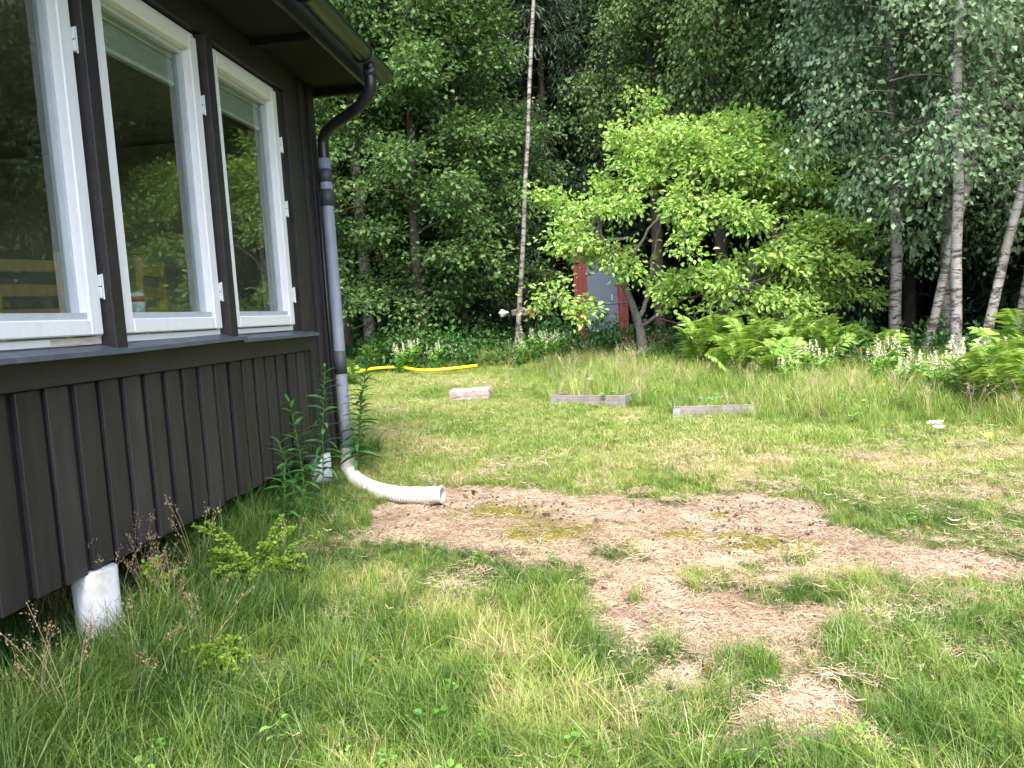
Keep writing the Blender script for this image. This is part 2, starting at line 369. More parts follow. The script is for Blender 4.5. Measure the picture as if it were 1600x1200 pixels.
gx = axis(-5, 8, .07, 30, 26); gy = axis(0, 16, .07, 30, 26)
X, Y = np.meshgrid(gx, gy); Z = gz(X, Y); Dm = dirt(X, Y)
Z = Z + Dm * (-.015 + .03 * (fbm(X + 7, Y, .12, 3) - .5))
nx, ny = len(gx), len(gy); I = np.arange(nx * ny).reshape(ny, nx)
F = np.stack([I[:-1, :-1].ravel(), I[:-1, 1:].ravel(), I[1:, 1:].ravel(), I[1:, :-1].ravel()], 1)
DP = DIRT[0]
MOSS = [(770, 797, .3), (810, 800, .22), (860, 827, .4), (820, 830, .25), (900, 835, .2), (930, 820, .13), (985, 812, .1), (1230, 854, .32), (1180, 842, .26), (1130, 835, .15), (1060, 828, .15), (1130, 800, .12), (1290, 858, .12)]
def mossf(x, y):
    m = np.zeros(np.shape(x))
    for (px, py, r_) in MOSS:
        c = gnd(px, py); m = np.maximum(m, sstep(r_ * 1.4, r_ * .4, np.hypot(x - c[0], (y - c[1]) * 1.6) + (fbm(x, y, .15, 3) - .5) * .3))
    return m
moss = mossf(X, Y)
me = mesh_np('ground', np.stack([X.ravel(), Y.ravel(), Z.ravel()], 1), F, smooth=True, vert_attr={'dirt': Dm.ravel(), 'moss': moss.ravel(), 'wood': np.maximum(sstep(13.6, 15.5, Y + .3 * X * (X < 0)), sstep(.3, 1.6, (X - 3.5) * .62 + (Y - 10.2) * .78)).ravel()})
m, nt, out = newmat('ground_earth')
v = coords(nt); n1 = noise(nt, 2.2, 8, .7, v); n2 = noise(nt, 38, 6, .75, v, .8); n3 = noise(nt, 9, 5, .7, v, .5)
vo = N(nt, 'ShaderNodeTexVoronoi'); vo.inputs['Scale'].default_value = 60; nt.links.new(v, vo.inputs['Vector'])
lawn = ramp(nt, n2.outputs[0], [(.3, (.035, .055, .014)), (.5, (.085, .11, .03)), (.7, (.2, .19, .08))])
dr = ramp(nt, n2.outputs[0], [(.28, (.1, .06, .045)), (.42, (.3, .22, .155)), (.56, (.5, .39, .29)), (.74, (.68, .56, .43))])
dk = ramp(nt, n3.outputs[0], [(.35, (.52, .48, .46)), (.62, (1, 1, 1))])
dmul = N(nt, 'ShaderNodeMix', data_type='RGBA', blend_type='MULTIPLY'); dmul.inputs[0].default_value = 1; nt.links.new(dr.outputs[0], dmul.inputs[6]); nt.links.new(dk.outputs[0], dmul.inputs[7])
ms = ramp(nt, n3.outputs[0], [(.35, (.10, .10, .012)), (.65, (.22, .2, .03))])
aD = N(nt, 'ShaderNodeAttribute', attribute_name='dirt'); aM = N(nt, 'ShaderNodeAttribute', attribute_name='moss'); aW = N(nt, 'ShaderNodeAttribute', attribute_name='wood')
x1 = N(nt, 'ShaderNodeMix', data_type='RGBA'); nt.links.new(aD.outputs['Fac'], x1.inputs[0]); nt.links.new(lawn.outputs[0], x1.inputs[6]); nt.links.new(dmul.outputs[2], x1.inputs[7])
mf = N(nt, 'ShaderNodeMath', operation='MULTIPLY'); nt.links.new(aM.outputs['Fac'], mf.inputs[0]); mr2 = ramp(nt, n2.outputs[0], [(.34, (0, 0, 0)), (.5, (1, 1, 1))]); nt.links.new(mr2.outputs[0], mf.inputs[1])
x2 = N(nt, 'ShaderNodeMix', data_type='RGBA'); nt.links.new(mf.outputs[0], x2.inputs[0]); nt.links.new(x1.outputs[2], x2.inputs[6]); nt.links.new(ms.outputs[0], x2.inputs[7])
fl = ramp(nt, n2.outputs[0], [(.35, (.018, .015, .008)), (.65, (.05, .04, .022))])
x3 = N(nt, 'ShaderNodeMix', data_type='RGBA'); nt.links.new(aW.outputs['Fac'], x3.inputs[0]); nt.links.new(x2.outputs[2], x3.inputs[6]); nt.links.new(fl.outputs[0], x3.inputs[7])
p = N(nt, 'ShaderNodeBsdfPrincipled'); p.inputs['Roughness'].default_value = .95; p.inputs['Specular IOR Level'].default_value = .15; nt.links.new(x3.outputs[2], p.inputs['Base Color'])
ad = N(nt, 'ShaderNodeMath', operation='ADD'); nt.links.new(n2.outputs[0], ad.inputs[0]); nt.links.new(vo.outputs[0], ad.inputs[1])
b = N(nt, 'ShaderNodeBump'); b.inputs['Strength'].default_value = .9; b.inputs['Distance'].default_value = .025; nt.links.new(ad.outputs[0], b.inputs['Height']); nt.links.new(b.outputs[0], p.inputs['Normal'])
nt.links.new(p.outputs[0], out.inputs[0])
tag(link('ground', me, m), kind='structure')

# ------------------------------------------------------------------ cabin
WX = -2.37                                                         # outer face of the wall
Y0, Y1 = -2.6, 6.5
cabin = empty('cabin', (-4.6, 2, 0), 0, 'dark brown timber cabin with tall white framed windows, raised on white piers', 'cabin')
def C_(mb, name, mat, smooth=False, parent=None): # parts keep world coordinates under the cabin's Empty
    o = mb.build(name, mat, parent or cabin, smooth)
    if parent is None: o.location = (4.6, -2, 0)
    return o
# lower cladding: wide boards laid over recessed ones
pitch = .1815; y = 2.98 - pitch * 20; k = 0
prng = random.Random(4)
while y < 5.98:
    if y > Y0:
        dx = prng.uniform(-.004, .004); z0 = .59 + prng.uniform(-.008, .008)
        C_(MB().box(WX - .02, WX + .004 + dx, y + .022 + prng.uniform(-.005, .005), min(y + pitch - .022 + prng.uniform(-.005, .005), 5.985), z0, 1.452, .003), 'wall_board', M['board'])
    y += pitch
C_(MB().box(WX - .05, WX - .024, Y0, 5.99, .60, 1.452), 'backing_board', M['underboard'])
C_(MB().box(WX - .05, WX + .022, Y0, 5.99, 1.455, 1.585, .004), 'apron_board', M['board2'])
# full-height boards from the last window to the corner
for a, b_, pr in ((5.995, 6.06, .02), (6.075, 6.17, .002), (6.185, 6.245, .022), (6.26, 6.355, .002), (6.37, 6.50, .022)):
    C_(MB().box(WX - .03, WX + pr, a, b_, .58 + prng.uniform(-.01, .01), 3.66, .003), 'wall_board', M['board'])
C_(MB().box(WX - .06, WX - .034, 5.995, 6.49, .6, 3.65), 'backing_board', M['underboard'])
# bay edges: module 1.17 m; posts stand proud of the windows
wins = [(-1.1, -.04), (.06, 1.12), (1.22, 2.28), (2.38, 3.43), (3.53, 4.59), (4.69, 5.74)]
prev = Y0
for i, (a, b_) in enumerate(wins):
    C_(MB().box(WX - .14, WX + .058, prev, a - .004, 1.59, 3.455, .004), 'window_post', M['board2']); prev = b_ + .004
C_(MB().box(WX - .14, WX + .004, prev, 5.85, 1.59, 3.455, .004), 'window_post', M['board2'])
C_(MB().box(WX - .02, WX + .03, 5.852, 5.99, 1.59, 3.455, .004), 'window_post', M['board2'])
C_(MB().box(WX - .04, WX + .028, Y0, 5.99, 3.46, 3.66, .004), 'lintel_board', M['board2'])
def window(i, a, b_, z0=1.625, z1=3.45):
    w = empty('window', (0, 0, 0)); w.parent = cabin; w.location = (4.6, -2, 0)
    P_ = lambda mb, n, m_, s=False: mb.build(n, M[m_], w, s)
    x = WX
    f = MB()
    f.box(x - .14, x - .012, a, a + .045, z0, z1, .003).box(x - .14, x - .012, b_ - .03, b_, z0, z1, .003)
    f.box(x - .14, x - .012, a + .046, b_ - .031, z0, z0 + .034, .003).box(x - .14, x - .012, a + .046, b_ - .031, z1 - .03, z1, .003)
    P_(f, 'frame', 'white')
    c = MB(); s0, s1, t0, t1 = a + .05, b_ - .012, z0 + .042, z1 - .03      # the opening sash, just proud
    sw = .085; xo = x + .012
    c.box(x - .095, xo, s0, s0 + sw, t0, t1, .006).box(x - .095, xo, s1 - sw, s1, t0, t1, .006)
    c.box(x - .095, xo, s0 + sw + .0005, s1 - sw - .0005, t0, t0 + sw - .01, .006).box(x - .095, xo, s0 + sw + .0005, s1 - sw - .0005, t1 - sw, t1, .006)
    P_(c, 'sash', 'white')
    gb = MB(); g0, g1, h0, h1 = s0 + sw, s1 - sw, t0 + sw - .01, t1 - sw
    gb.box(x - .09, x - .04, g0 + .001, g0 + .022, h0 + .032, h1 - .03).box(x - .09, x - .04, g1 - .022, g1 - .001, h0 + .032, h1 - .03)
    gb.box(x - .09, x - .004, g0 + .001, g1 - .001, h0 + .001, h0 + .031).box(x - .09, x - .04, g0 + .001, g1 - .001, h1 - .029, h1 - .001)
    P_(gb, 'glazing_bead', 'bead')
    P_(MB().box(x - .072, x - .066, g0 + .004, g1 - .004, h0 + .005, h1 - .005), 'pane', 'glass')
    for hz in (z1 - .42, z1 - .9, z0 + .27):
        if i == 5 or hz != z1 - .9:
            h = MB().box(x - .010, x + .022, b_ - .012, b_ + .016, hz - .055, hz - .002, .003).box(x - .010, x + .022, b_ - .012, b_ + .016, hz + .002, hz + .055, .003)
            h.tube([(x + .02, b_ + .006, hz - .06), (x + .02, b_ + .006, hz + .06)], .006, 8); P_(h, 'hinge', 'hinge')
    # bent steel sill, each laid a little differently
    dz = (.0, .004, -.004, .0, .008, -.002)[i]; tl = (.0, .01, .0, .0, .016, .0)[i]
    s = MB(); q0, q1 = a - .13, b_ + .06
    if i == 5: q1 = b_ + .3
    if i == 4: q0, q1 = a + .0, b_ + .17
    if i == 3: q1 = b_ + .17
    if i == 5: q0 = a + .02
    top = lambda yy: 1.622 + dz + tl * ((yy - q0) / (q1 - q0) - .5)
    Vv = []; prof = [(-.02, 0), (.078, -.028), (.082, -.05), (.078, -.05), (.074, -.032), (-.02, -.006)]
    for yy in (q0, q1):
        for (u, h) in prof: Vv.append((x + u, yy, top(yy) + h - .0))
    Ff = [[j, (j + 1) % 6, (j + 1) % 6 + 6, j + 6] for j in range(6)]
    s.add(Vv, Ff + [[0, 5, 4, 1], [1, 4, 3, 2], [6, 7, 10, 11], [7, 8, 9, 10]])
    P_(s, 'sill', 'sill')
    return w, (g0, g1, h0, h1)
ws = [window(i, a, b_) for i, (a, b_) in enumerate(wins)]
# flaked paint under the nearest window in view, and small screws of paint
w3 = ws[3][0]
MB().box(WX - .088, WX - .0105, 3.08, 3.425, 1.6245, 1.6575).build('flaked_strip', M['peeled'], w3)
MB().box(WX - .088, WX - .0095, 3.404, 3.4305, 1.66, 1.84).build('flaked_strip', M['peeled'], w3)
for i in (4, 5):                                                   # raised blinds behind the panes
    w, (g0, g1, h0, h1) = ws[i]; bl = MB()
    bl.box(WX - .14, WX - .098, g0, g1, h1 - .05, h1 + .03, .004)
    nsl = 12
    for j in range(nsl): bl.box(WX - .135, WX - .1, g0 + .01, g1 - .01, h1 - .07 - j * .011, h1 - .066 - j * .011)
    bl.box(WX - .135, WX - .1, g0 + .01, g1 - .01, h1 - .21, h1 - .19, .003)
    bl.build('blind', M['blind'], w)
# shell, floor, ends, inner faces
C_(MB().box(WX - .3, WX - .145, Y0, 6.44, .64, 1.60).box(WX - .3, WX - .145, Y0, 6.44, 3.47, 3.9), 'inner_wall', M['inwall'])
C_(MB().box(WX - .32, WX - .147, 1.3, 5.79, 1.67, 1.70, .004), 'inner_ledge', M['white'])
C_(MB().box(WX - .26, WX - .145, 5.80, 6.44, 1.601, 3.469), 'inner_wall', M['inwall'])
C_(MB().box(-7.6, WX - .301, Y0, 6.405, 1.05, 1.15), 'floor', M['infloor'])
C_(MB().box(-7.8, -7.6, Y0, 6.5, .6, 1.55).box(-7.8, -7.6, Y0, 6.5, 3.1, 3.9).box(-7.8, -7.6, Y0, -1.6, 1.551, 3.099).box(-7.8, -7.6, .4, 1.2, 1.551, 3.099).box(-7.8, -7.6, 3.2, 3.9, 1.551, 3.099).box(-7.8, -7.6, 5.9, 6.5, 1.551, 3.099), 'back_wall', M['inwall'])
for a, b_ in ((-1.6, .4), (1.2, 3.2), (3.9, 5.9)):  # unseen windows, added to let daylight into the dark room
    bw = C_(MB().box(-7.76, -7.66, a + .001, a + .08, 1.552, 3.098).box(-7.76, -7.66, b_ - .08, b_ - .001, 1.552, 3.098).box(-7.76, -7.66, a + .081, b_ - .081, 1.552, 1.63).box(-7.76, -7.66, a + .081, b_ - .081, 3.02, 3.098), 'added_back_window', M['white'])
    MB().box(-7.715, -7.705, a + .081, b_ - .081, 1.631, 3.019).build('pane', M['glass'], bw)
C_(MB().box(-7.6, WX - .07, 6.441, 6.49, .6, 3.9), 'end_wall', M['board'])
C_(MB().box(-7.59, WX - .305, 6.41, 6.438, .76, 3.29), 'end_wall_panel', M['inwall'])
C_(MB().box(-7.6, WX - .07, Y0, Y0 + .05, .6, 3.9), 'end_wall', M['board'])
C_(MB().box(-7.6, WX - .301, Y0 + .051, 6.44, 3.3, 3.36), 'ceiling', M['inwall'])
C_(MB().box(-7.8, WX - .3, Y0, 6.48, .45, .585, .01), 'floor_beam', M['underboard'])
# roof: soffit, fascia, roof covering, end board
roof = C_(MB().box(-8.3, -1.80, Y0 - .3, 6.62, 3.858, 3.90), 'roof', M['roof'])
def RF(mb, n, m_): return mb.build(n, M[m_], roof)
RF(MB().box(-8.2, -1.90, Y0 - .3, 6.545, 3.665, 3.69), 'soffit', 'black')
RF(MB().box(-1.897, -1.87, Y0 - .3, 6.60, 3.63, 3.855, .003), 'fascia', 'gutter')
RF(MB().box(-8.2, -1.898, 6.548, 6.60, 3.60, 3.855, .003), 'barge_board', 'black')
for yy in (-1.5, -.5, .5, 1.5, 2.5, 3.5, 4.4, 5.3): RF(MB().box(WX + .03, -1.90, yy, yy + .05, 3.61, 3.664, .003), 'rafter_end', 'black')
# half-round gutter along the eave
gut = MB(); gxc, gzc, gr = -1.755, 3.755, .075; aa = np.linspace(np.pi, 2 * np.pi, 13)
for r_, rev in ((gr, 0), (gr - .004, 1)):
    Vv = [(gxc + r_ * math.cos(t), yy, gzc + r_ * math.sin(t)) for yy in (Y0 - .3, 6.66) for t in aa]
    gut.add(Vv, [[j, j + 1, j + 14, j + 13] for j in range(12)])
gut.tube([(gxc + gr, Y0 - .3, gzc + .003), (gxc + gr, 6.66, gzc + .003)], .009, 8)
go = C_(gut, 'gutter', M['gutter'], True)
e = MB(); Vv = [(gxc, 6.662, gzc)] + [(gxc + (gr + .002) * math.cos(t), 6.662, gzc + (gr + .002) * math.sin(t)) for t in aa]
Vv += [(a_, 6.668, c_) for (a_, b_, c_) in Vv]
e.add(Vv, [[1 + j, 2 + j, 16 + j, 15 + j] for j in range(12)] + [[0, 1, 15, 14], [0, 14, 27 - 0, 13]], [[0, 1 + j, 2 + j] for j in range(12)] + [[14, 16 + j, 15 + j] for j in range(12)][:12])
e.build('end_cap', M['pipe_black'], go)
for yy in (0.3, 1.4, 2.5, 3.6, 4.85, 6.05):
    bk = MB(); bk.tube([(gxc + (gr + .006) * math.cos(t), yy, gzc + (gr + .006) * math.sin(t)) for t in aa], .010, 6)
    bk.tube([(gxc + gr + .005, yy, gzc + .01), (-1.87, yy, gzc + .05)], .006, 6)
    bk.build('gutter_bracket', M['pipe_black'], go)
# downpipe: black swan neck, grey pipe, collars, brackets
PX, PY = -2.285, 6.47
sw_ = spline([(-1.745, 6.17, 3.71), (-1.745, 6.17, 3.60), (-1.755, 6.18, 3.51), (-1.85, 6.23, 3.415), (-2.0, 6.32, 3.36), (-2.18, 6.41, 3.305), (-2.27, 6.46, 3.23), (PX, PY, 3.14), (PX, PY, 3.02)], 40)
nk = C_(MB().tube(sw_, .047, 16), 'swan_neck', M['pipe_black'], True)
MB().tube([(-1.745, 6.17, 3.66), (-1.745, 6.17, 3.60)], .054, 16).build('outlet', M['pipe_black'], nk, True)
dp = C_(MB().tube([(PX, PY, z) for z in np.linspace(3.06, .48, 8)], .050, 18), 'downpipe', M['pipe'], True)
for z0, z1, mt in ((2.86, 2.97, 'pipe_dark'), (2.66, 2.80, 'pipe_dark'), (1.22, 1.42, 'pipe_dark')):
    MB().tube([(PX, PY, z0), (PX, PY, z1)], .0535, 18).build('collar', M[mt], dp, True)
MB().tube([(PX, PY, 2.68), (PX, PY, 2.99)], .052, 18).build('sleeve', M['pipe'], dp, True)
for z in (2.72, 1.27):
    MB().box(WX + .03, PX - .04, PY - .045, PY - .02, z, z + .05, .003).build('pipe_bracket', M['pipe_black'], dp)
# a thin dark earth pipe beside it
C_(MB().tube([(-2.335, 6.40, 2.78), (-2.335, 6.40, .55)], .012, 8), 'conduit', M['pipe_black'], True)
# piers
for (x_, y_) in ((-2.40, 3.22), (-2.40, 6.08), (-2.40, .3), (-7.4, 3.2), (-7.4, 6.1), (-5, 3.2), (-5, 6.1)):
    C_(MB().tube([(x_, y_, float(gz(x_, y_)) - .3), (x_, y_, .30), (x_, y_, .585)], .098, 24), 'pier', M['pier'], True)

# ribbed drain hose
HP = spline([(PX, PY, .56), (PX + .005, PY - .02, .47), (-2.22, 6.28, .405), (-2.06, 6.0, .375), (-1.84, 5.72, .36), (-1.60, 5.52, .357), (-1.40, 5.44, .362), (-1.22, 5.41, .368)], 64 * 4 + 1)
rr = np.array([.062 if (i % 4) in (1, 2) else .0555 for i in range(len(HP))]); rr[-4:] = .066
hose = MB(); Vh, Fh = tube_arrays(HP, rr, 18); hose.add(Vh, Fh); Vi, Fi = tube_arrays(HP[150:], .052, 18); hose.add(Vi, Fi[:, ::-1])
n0 = len(Vh); ring = [[n0 - 18 + k, n0 - 18 + (k + 1) % 18, n0 + len(Vi) - 18 + (k + 1) % 18, n0 + len(Vi) - 18 + k] for k in range(18)]
hose.F4.append(np.array(ring))
tag(link('drain_hose', mesh_np('drain_hose', np.concatenate(hose.V), [np.concatenate(hose.F4)]), M['hose']), 'off-white ribbed drain hose curving from the downpipe onto bare ground', 'hose')

# things inside the cabin
def chair(loc, rz, label):
    t = empty('chair', loc, rz, label, 'chair', 'pine chairs inside the cabin windows')
    for sx in (-.19, .19):
        MB().box(sx - .02, sx + .02, -.2, -.16, 0, .45, .004).build('leg', M['pine'], t)
        MB().box(sx - .022, sx + .022, .17, .21, 0, 1.02, .004).build('leg', M['pine'], t)
    MB().box(-.23, .23, -.22, .165, .45, .48, .006).build('seat', M['pine'], t)
    for z in (.62, .76, .9): MB().box(-.167, .167, .175, .2, z, z + .07, .004).build('back_slat', M['pine'], t)
    return t
chair((-2.9, 5.08, 1.15), R(100), 'pine chair inside, seen through the middle window')
chair((-3.05, 4.0, 1.15), R(70), 'pine chair inside, seen through the leftmost window')
tb = empty('table', (-3.75, 3.2, 1.15), 0, 'wooden table inside, behind the leftmost window', 'table')
MB().box(-.45, .45, -.8, .8, .70, .74, .005).build('table_top', M['pine'], tb)
for sx in (-.4, .4):
    for sy in (-.74, .74): MB().box(sx - .03, sx + .03, sy - .03, sy + .03, 0, .699, .004).build('leg', M['pine'], tb)
ct = empty('tin', (WX - .21, 4.05, 1.701), 0, 'small white and red tin standing inside on the middle window ledge', 'tin')
MB().tube([(0, 0, 0), (0, 0, .19)], .042, 20).build('can', M['hinge'], ct, True)
red = surf('red_print', (.45, .02, .03), (.55, .04, .05), .5, 10)
for z in (.05, .14): MB().tube([(0, 0, z), (0, 0, z + .03)], .0435, 20).build('red_band', red, ct, True)
MB().tube([(0, 0, .19), (0, 0, .196)], .040, 20).build('lid', M['galv'], ct, True)

# ------------------------------------------------------------------ outhouse
sh = at(943, 540, 15.6); shx, shy = sh[0], 15.6; shz = float(gz(shx, shy)) + .02
shed = empty('outhouse', (shx, shy, shz), R(4), 'small red outhouse with blue-grey door half hidden behind the apple tree', 'outhouse')
w_ = .53
MB().box(-w_ + .02, w_ - .02, .03, 1.1, .1, 2.05).build('wall', M['redboard'], shed)
for k in range(3):
    MB().box(-w_ + k * .09, -w_ + .085 + k * .09, 0, .028, .08, 2.1, .003).build('wall_board', M['redboard'], shed)
    MB().box(w_ - .085 - k * .09, w_ - k * .09, 0, .028, .08, 2.1, .003).build('wall_board', M['redboard'], shed)
for k in range(5): MB().box(-w_ + .275 + .103 * k, -w_ + .275 + .103 * k + .1, 0, .028, 1.86, 2.1, .003).build('wall_board', M['redboard'], shed)
dr_ = MB().box(-.27, .33, -.02, .015, .16, 1.84, .005).build('door', M['door'], shed)
MB().box(-.20, .22, -.032, -.0205, .17, .19).build('kick_strip', M['white'], dr_)
MB().box(.2, .225, -.045, -.0205, 1.0, 1.12, .004).build('handle', M['galv'], dr_)
for z in (.4, 1.55): MB().box(-.29, -.08, -.028, -.0205, z, z + .03).build('strap_hinge', M['galv'], dr_)
MB().box(-w_ - .05, w_ + .05, -.12, .0, .02, .078, .01).build('threshold', M['greywood'], shed)
MB().box(-w_ - .1, w_ + .1, 0, .05, 0, .03).build('roof', M['roof'], shed, loc=(0, -.12, 2.2), rot=(0, 0, 0)).scale = (1, 1, 1)
rf = shed.children[-1]; rf.data = MB().box(-w_ - .12, w_ + .12, -.2, 1.35, 0, .05, .01, Matrix.Rotation(R(-7), 4, 'X')).mesh('roof'); rf.data.materials.append(M['roof']); rf.location = (0, 0, 2.14)
MB().box(-w_ - .03, -w_ + .12, -.03, -.001, 1.8, 1.83).build('nailed_strip', M['greywood'], shed)

# ------------------------------------------------------------------ raised beds, block, yellow pipe
def bed(px, py, rz, ln, label):
    g = gnd(px, py); z = float(gz(*g)) - .055
    t = empty('raised_bed', (g[0], g[1], z), rz, label, 'raised bed', 'pallet collar beds in the grass'); L, D_, H = ln, .8, .17
    MB().box(0, L, 0, .02, 0, H, .003).build('board', M['greywood'], t)
    MB().box(0, L, D_ - .02, D_, 0, H, .003).build('board', M['greywood'], t)
    MB().box(0, .02, .021, D_ - .021, 0, H, .003).build('board', M['greywood'], t)
    MB().box(L - .02, L, .021, D_ - .021, 0, H, .003).build('board', M['greywood'], t)
    MB().box(.021, L - .021, .021, D_ - .021, 0, .09).build('soil', M['soil'], t)
    for x_ in (0, L):
        for y_ in (0, D_):
            s = 1 if x_ == 0 else -1; q = 1 if y_ == 0 else -1
            MB().box(min(x_ - s * .006, x_ + s * .07), max(x_ - s * .006, x_ + s * .07), min(y_ - q * .006, y_ - q * .001), max(y_ - q * .006, y_ - q * .001), .02, H - .02).box(
                min(x_ - s * .006, x_ - s * .001), max(x_ - s * .006, x_ - s * .001), min(y_ - q * .001, y_ + q * .06), max(y_ - q * .001, y_ + q * .06), .02, H - .02).build('corner_hinge', M['galv'], t)
    return t
bed(862, 633, R(-22), .95, 'grey wooden raised bed frame nearer the pink block')
bed(1053, 652, R(-6), .82, 'grey wooden raised bed frame further right, with steel corner plates')
g = gnd(736, 624)
def rough_block(L, D_, H, seed):
    r = np.random.default_rng(seed); import bmesh
    me = MB().box(-L / 2, L / 2, -D_ / 2, D_ / 2, 0, H, .012).mesh('block'); bm = bmesh.new(); bm.from_mesh(me)
    bmesh.ops.subdivide_edges(bm, edges=bm.edges[:], cuts=3, use_grid_fill=True)
    for v in bm.verts: v.co += Vector(r.normal(0, .0035, 3))
    bm.to_mesh(me); bm.free(); return me
tag(link('concrete_block', rough_block(.54, .24, .13, 1), M['block'], None, (g[0], g[1], float(gz(*g)) + .005), (R(3), R(-1), R(-3))), 'pinkish concrete block lying in the lawn before the yellow pipe', 'block')
YP = []
for px, py in ((500, 610), (552, 594), (585, 586), (625, 584), (660, 588), (700, 586), (746, 581)):
    g = gnd(px, py); YP.append((g[0], g[1], float(gz(*g)) + .11))
YP = spline(YP, 160); rr = np.array([.028 if (i % 2) else .025 for i in range(len(YP))])
yh = MB(); yh.tube(YP, rr, 10)
tag(yh.build('yellow_pipe', M['yellow'], None, True), 'yellow plastic drain pipe lying along the far edge of the lawn', 'pipe')

# ------------------------------------------------------------------ leaves and trees
def leaves(P, Dv, Nv, L, Wd, r, six=False):
    n = len(P); Dv = Dv / (np.linalg.norm(Dv, axis=1)[:, None] + 1e-9)
    Wv = np.cross(Nv, Dv); Wv /= np.linalg.norm(Wv, axis=1)[:, None] + 1e-9; Nn = np.cross(Dv, Wv)
    L = (L * r.uniform(.65, 1.25, n))[:, None]; Wd = L * Wd
    cup = L * .12
    if six:
        V = np.stack([P, P + Dv * L * .3 + Wv * Wd * .46 + Nn * cup, P + Dv * L * .7 + Wv * Wd * .38 + Nn * cup, P + Dv * L - Nn * cup * .6, P + Dv * L * .7 - Wv * Wd * .38 + Nn * cup, P + Dv * L * .3 - Wv * Wd * .46 + Nn * cup], 1).reshape(-1, 3)
        b = np.arange(n)[:, None] * 6
        F = np.concatenate([b + [0, 1, 2, 3], b + [0, 3, 4, 5]], 1).reshape(-1, 4); rnd = np.repeat(r.random(n), 2)
    else:
        V = np.stack([P, P + Dv * L * .45 + Wv * Wd * .5 + Nn * cup, P + Dv * L, P + Dv * L * .45 - Wv * Wd * .5 + Nn * cup], 1).reshape(-1, 3)
        F = np.arange(n)[:, None] * 4 + [0, 1, 2, 3]; rnd = r.random(n)
    return V, F, rnd
def crown_mesh(name, limbs, r, nleaf, L, Wd, spread, droop, six=False, twig_r=.01, upn=.9, inner=.3, twigs=9, twl=.35):
    """limbs: list of point arrays. Twigs leave each limb; leaves sit along the twigs."""
    Vt, Ft, P, D_ = [], [], [], []; off = 0
    lens = np.array([np.linalg.norm(np.diff(l, axis=0), axis=1).sum() for l in limbs]); wts = lens / lens.sum()
    for l, w in zip(limbs, wts):
        m = len(l); nl = int(nleaf * w) + 1
        V, F = tube_arrays(l, np.linspace(twig_r * (1 + lens[0] * 0 + 1.2), twig_r * .35, m), 4); Vt.append(V); Ft.append(F + off); off += len(V)
        ends = []
        nt_ = max(3, int(twigs * (.6 + w * len(limbs) * .4)))
        for k in range(nt_):
            s = inner + (1 - inner) * (k + r.random()) / nt_; f = s * (m - 1); i = min(int(f), m - 2); p = l[i] + (l[i + 1] - l[i]) * (f - i)
            ax = unit(l[i + 1] - l[i]); d = r.normal(0, 1, 3); d -= ax * d.dot(ax); d = unit(unit(d) + ax * .8); d[2] = d[2] * .5 + .05
            tl = twl * r.uniform(.6, 1.3) * (1.25 - .6 * s)
            q = np.array([p, p + d * tl * .5, p + d * tl + np.array([0, 0, -droop * tl])])
            V, F = tube_arrays(q, [twig_r * .4, twig_r * .3, twig_r * .15], 3); Vt.append(V); Ft.append(F + off); off += len(V); ends.append(q)
        cnt = nl // len(ends) + 1
        for q in ends:
            s = r.random(cnt) ** .8 * 2; i = np.minimum(s.astype(int), 1); u = (s - i)[:, None]
            pp = q[i] * (1 - u) + q[i + 1] * u
            off_ = r.normal(0, spread, (cnt, 3)) * [1, 1, .65]
            P.append(pp + off_); dd = off_ / spread * .6 + unit(q[2] - q[0]) * .6 + r.normal(0, .5, (cnt, 3)); dd[:, 2] -= droop; D_.append(dd)
    P = np.concatenate(P); D_ = np.concatenate(D_); n = len(P)
    Nv = r.normal(0, .55, (n, 3)); Nv[:, 2] += upn
    V, F, rnd = leaves(P, D_, Nv, L, Wd, r, six)
    Vt = np.concatenate(Vt); Ft = np.concatenate(Ft)
    allF = np.concatenate([Ft, F + len(Vt)])
    return mesh_np(name, np.concatenate([Vt, V]), allF, face_attr={'rnd': np.concatenate([np.zeros(len(Ft)), rnd])}, mat_idx=np.concatenate([np.ones(len(Ft)), np.zeros(len(F))]))
def gen_limbs(r, trunk, first, n, profile, el0, el1, droop, pts=7):
    out = []; H = trunk[-1][2]; zs = trunk[:, 2]; az = r.random() * 6.28
    for k in range(n):
        t = (k + r.random()) / n; t = t ** .9; z = first + (H - first) * t
        i = min(np.searchsorted(zs, z), len(zs) - 1); u = (z - zs[i - 1]) / (zs[i] - zs[i - 1]); p = trunk[i - 1] * (1 - u) + trunk[i] * u
        az += 2.4 + r.normal(0, .5); ln = profile(t) * r.uniform(.7, 1.15); el = R(el0 + (el1 - el0) * t + r.normal(0, 8))
        s = np.linspace(0, 1, pts)
        h = ln * s * math.cos(el); zz = ln * s * math.sin(el) - droop * ln * s ** 2.2
        a = az + np.cumsum(r.normal(0, .12, pts))
        out.append(np.stack([p[0] + h * np.cos(a), p[1] + h * np.sin(a), p[2] + zz], 1))
    return out
def trunk_pts(r, H, lean=(0, 0), wob=.12, n=14):
    s = np.linspace(0, 1, n); w = np.cumsum(r.normal(0, wob / n ** .5, (n, 2)), 0) * s[:, None]
    return np.stack([lean[0] * s * H + w[:, 0], lean[1] * s * H + w[:, 1], s * H - .25 * (1 - s)], 1)
def trunk_mesh(name, T, r0, r1, seg=10, flare=1.35, r=None):
    s = np.linspace(0, 1, len(T)); rad = r0 * (1 - s) ** .8 + r1; rad[0] *= flare
    V, F = tube_arrays(T, rad, seg)
    if r is not None: V = V + r.normal(0, r0 * .05, V.shape)
    return mesh_np(name, V, F, smooth=True)
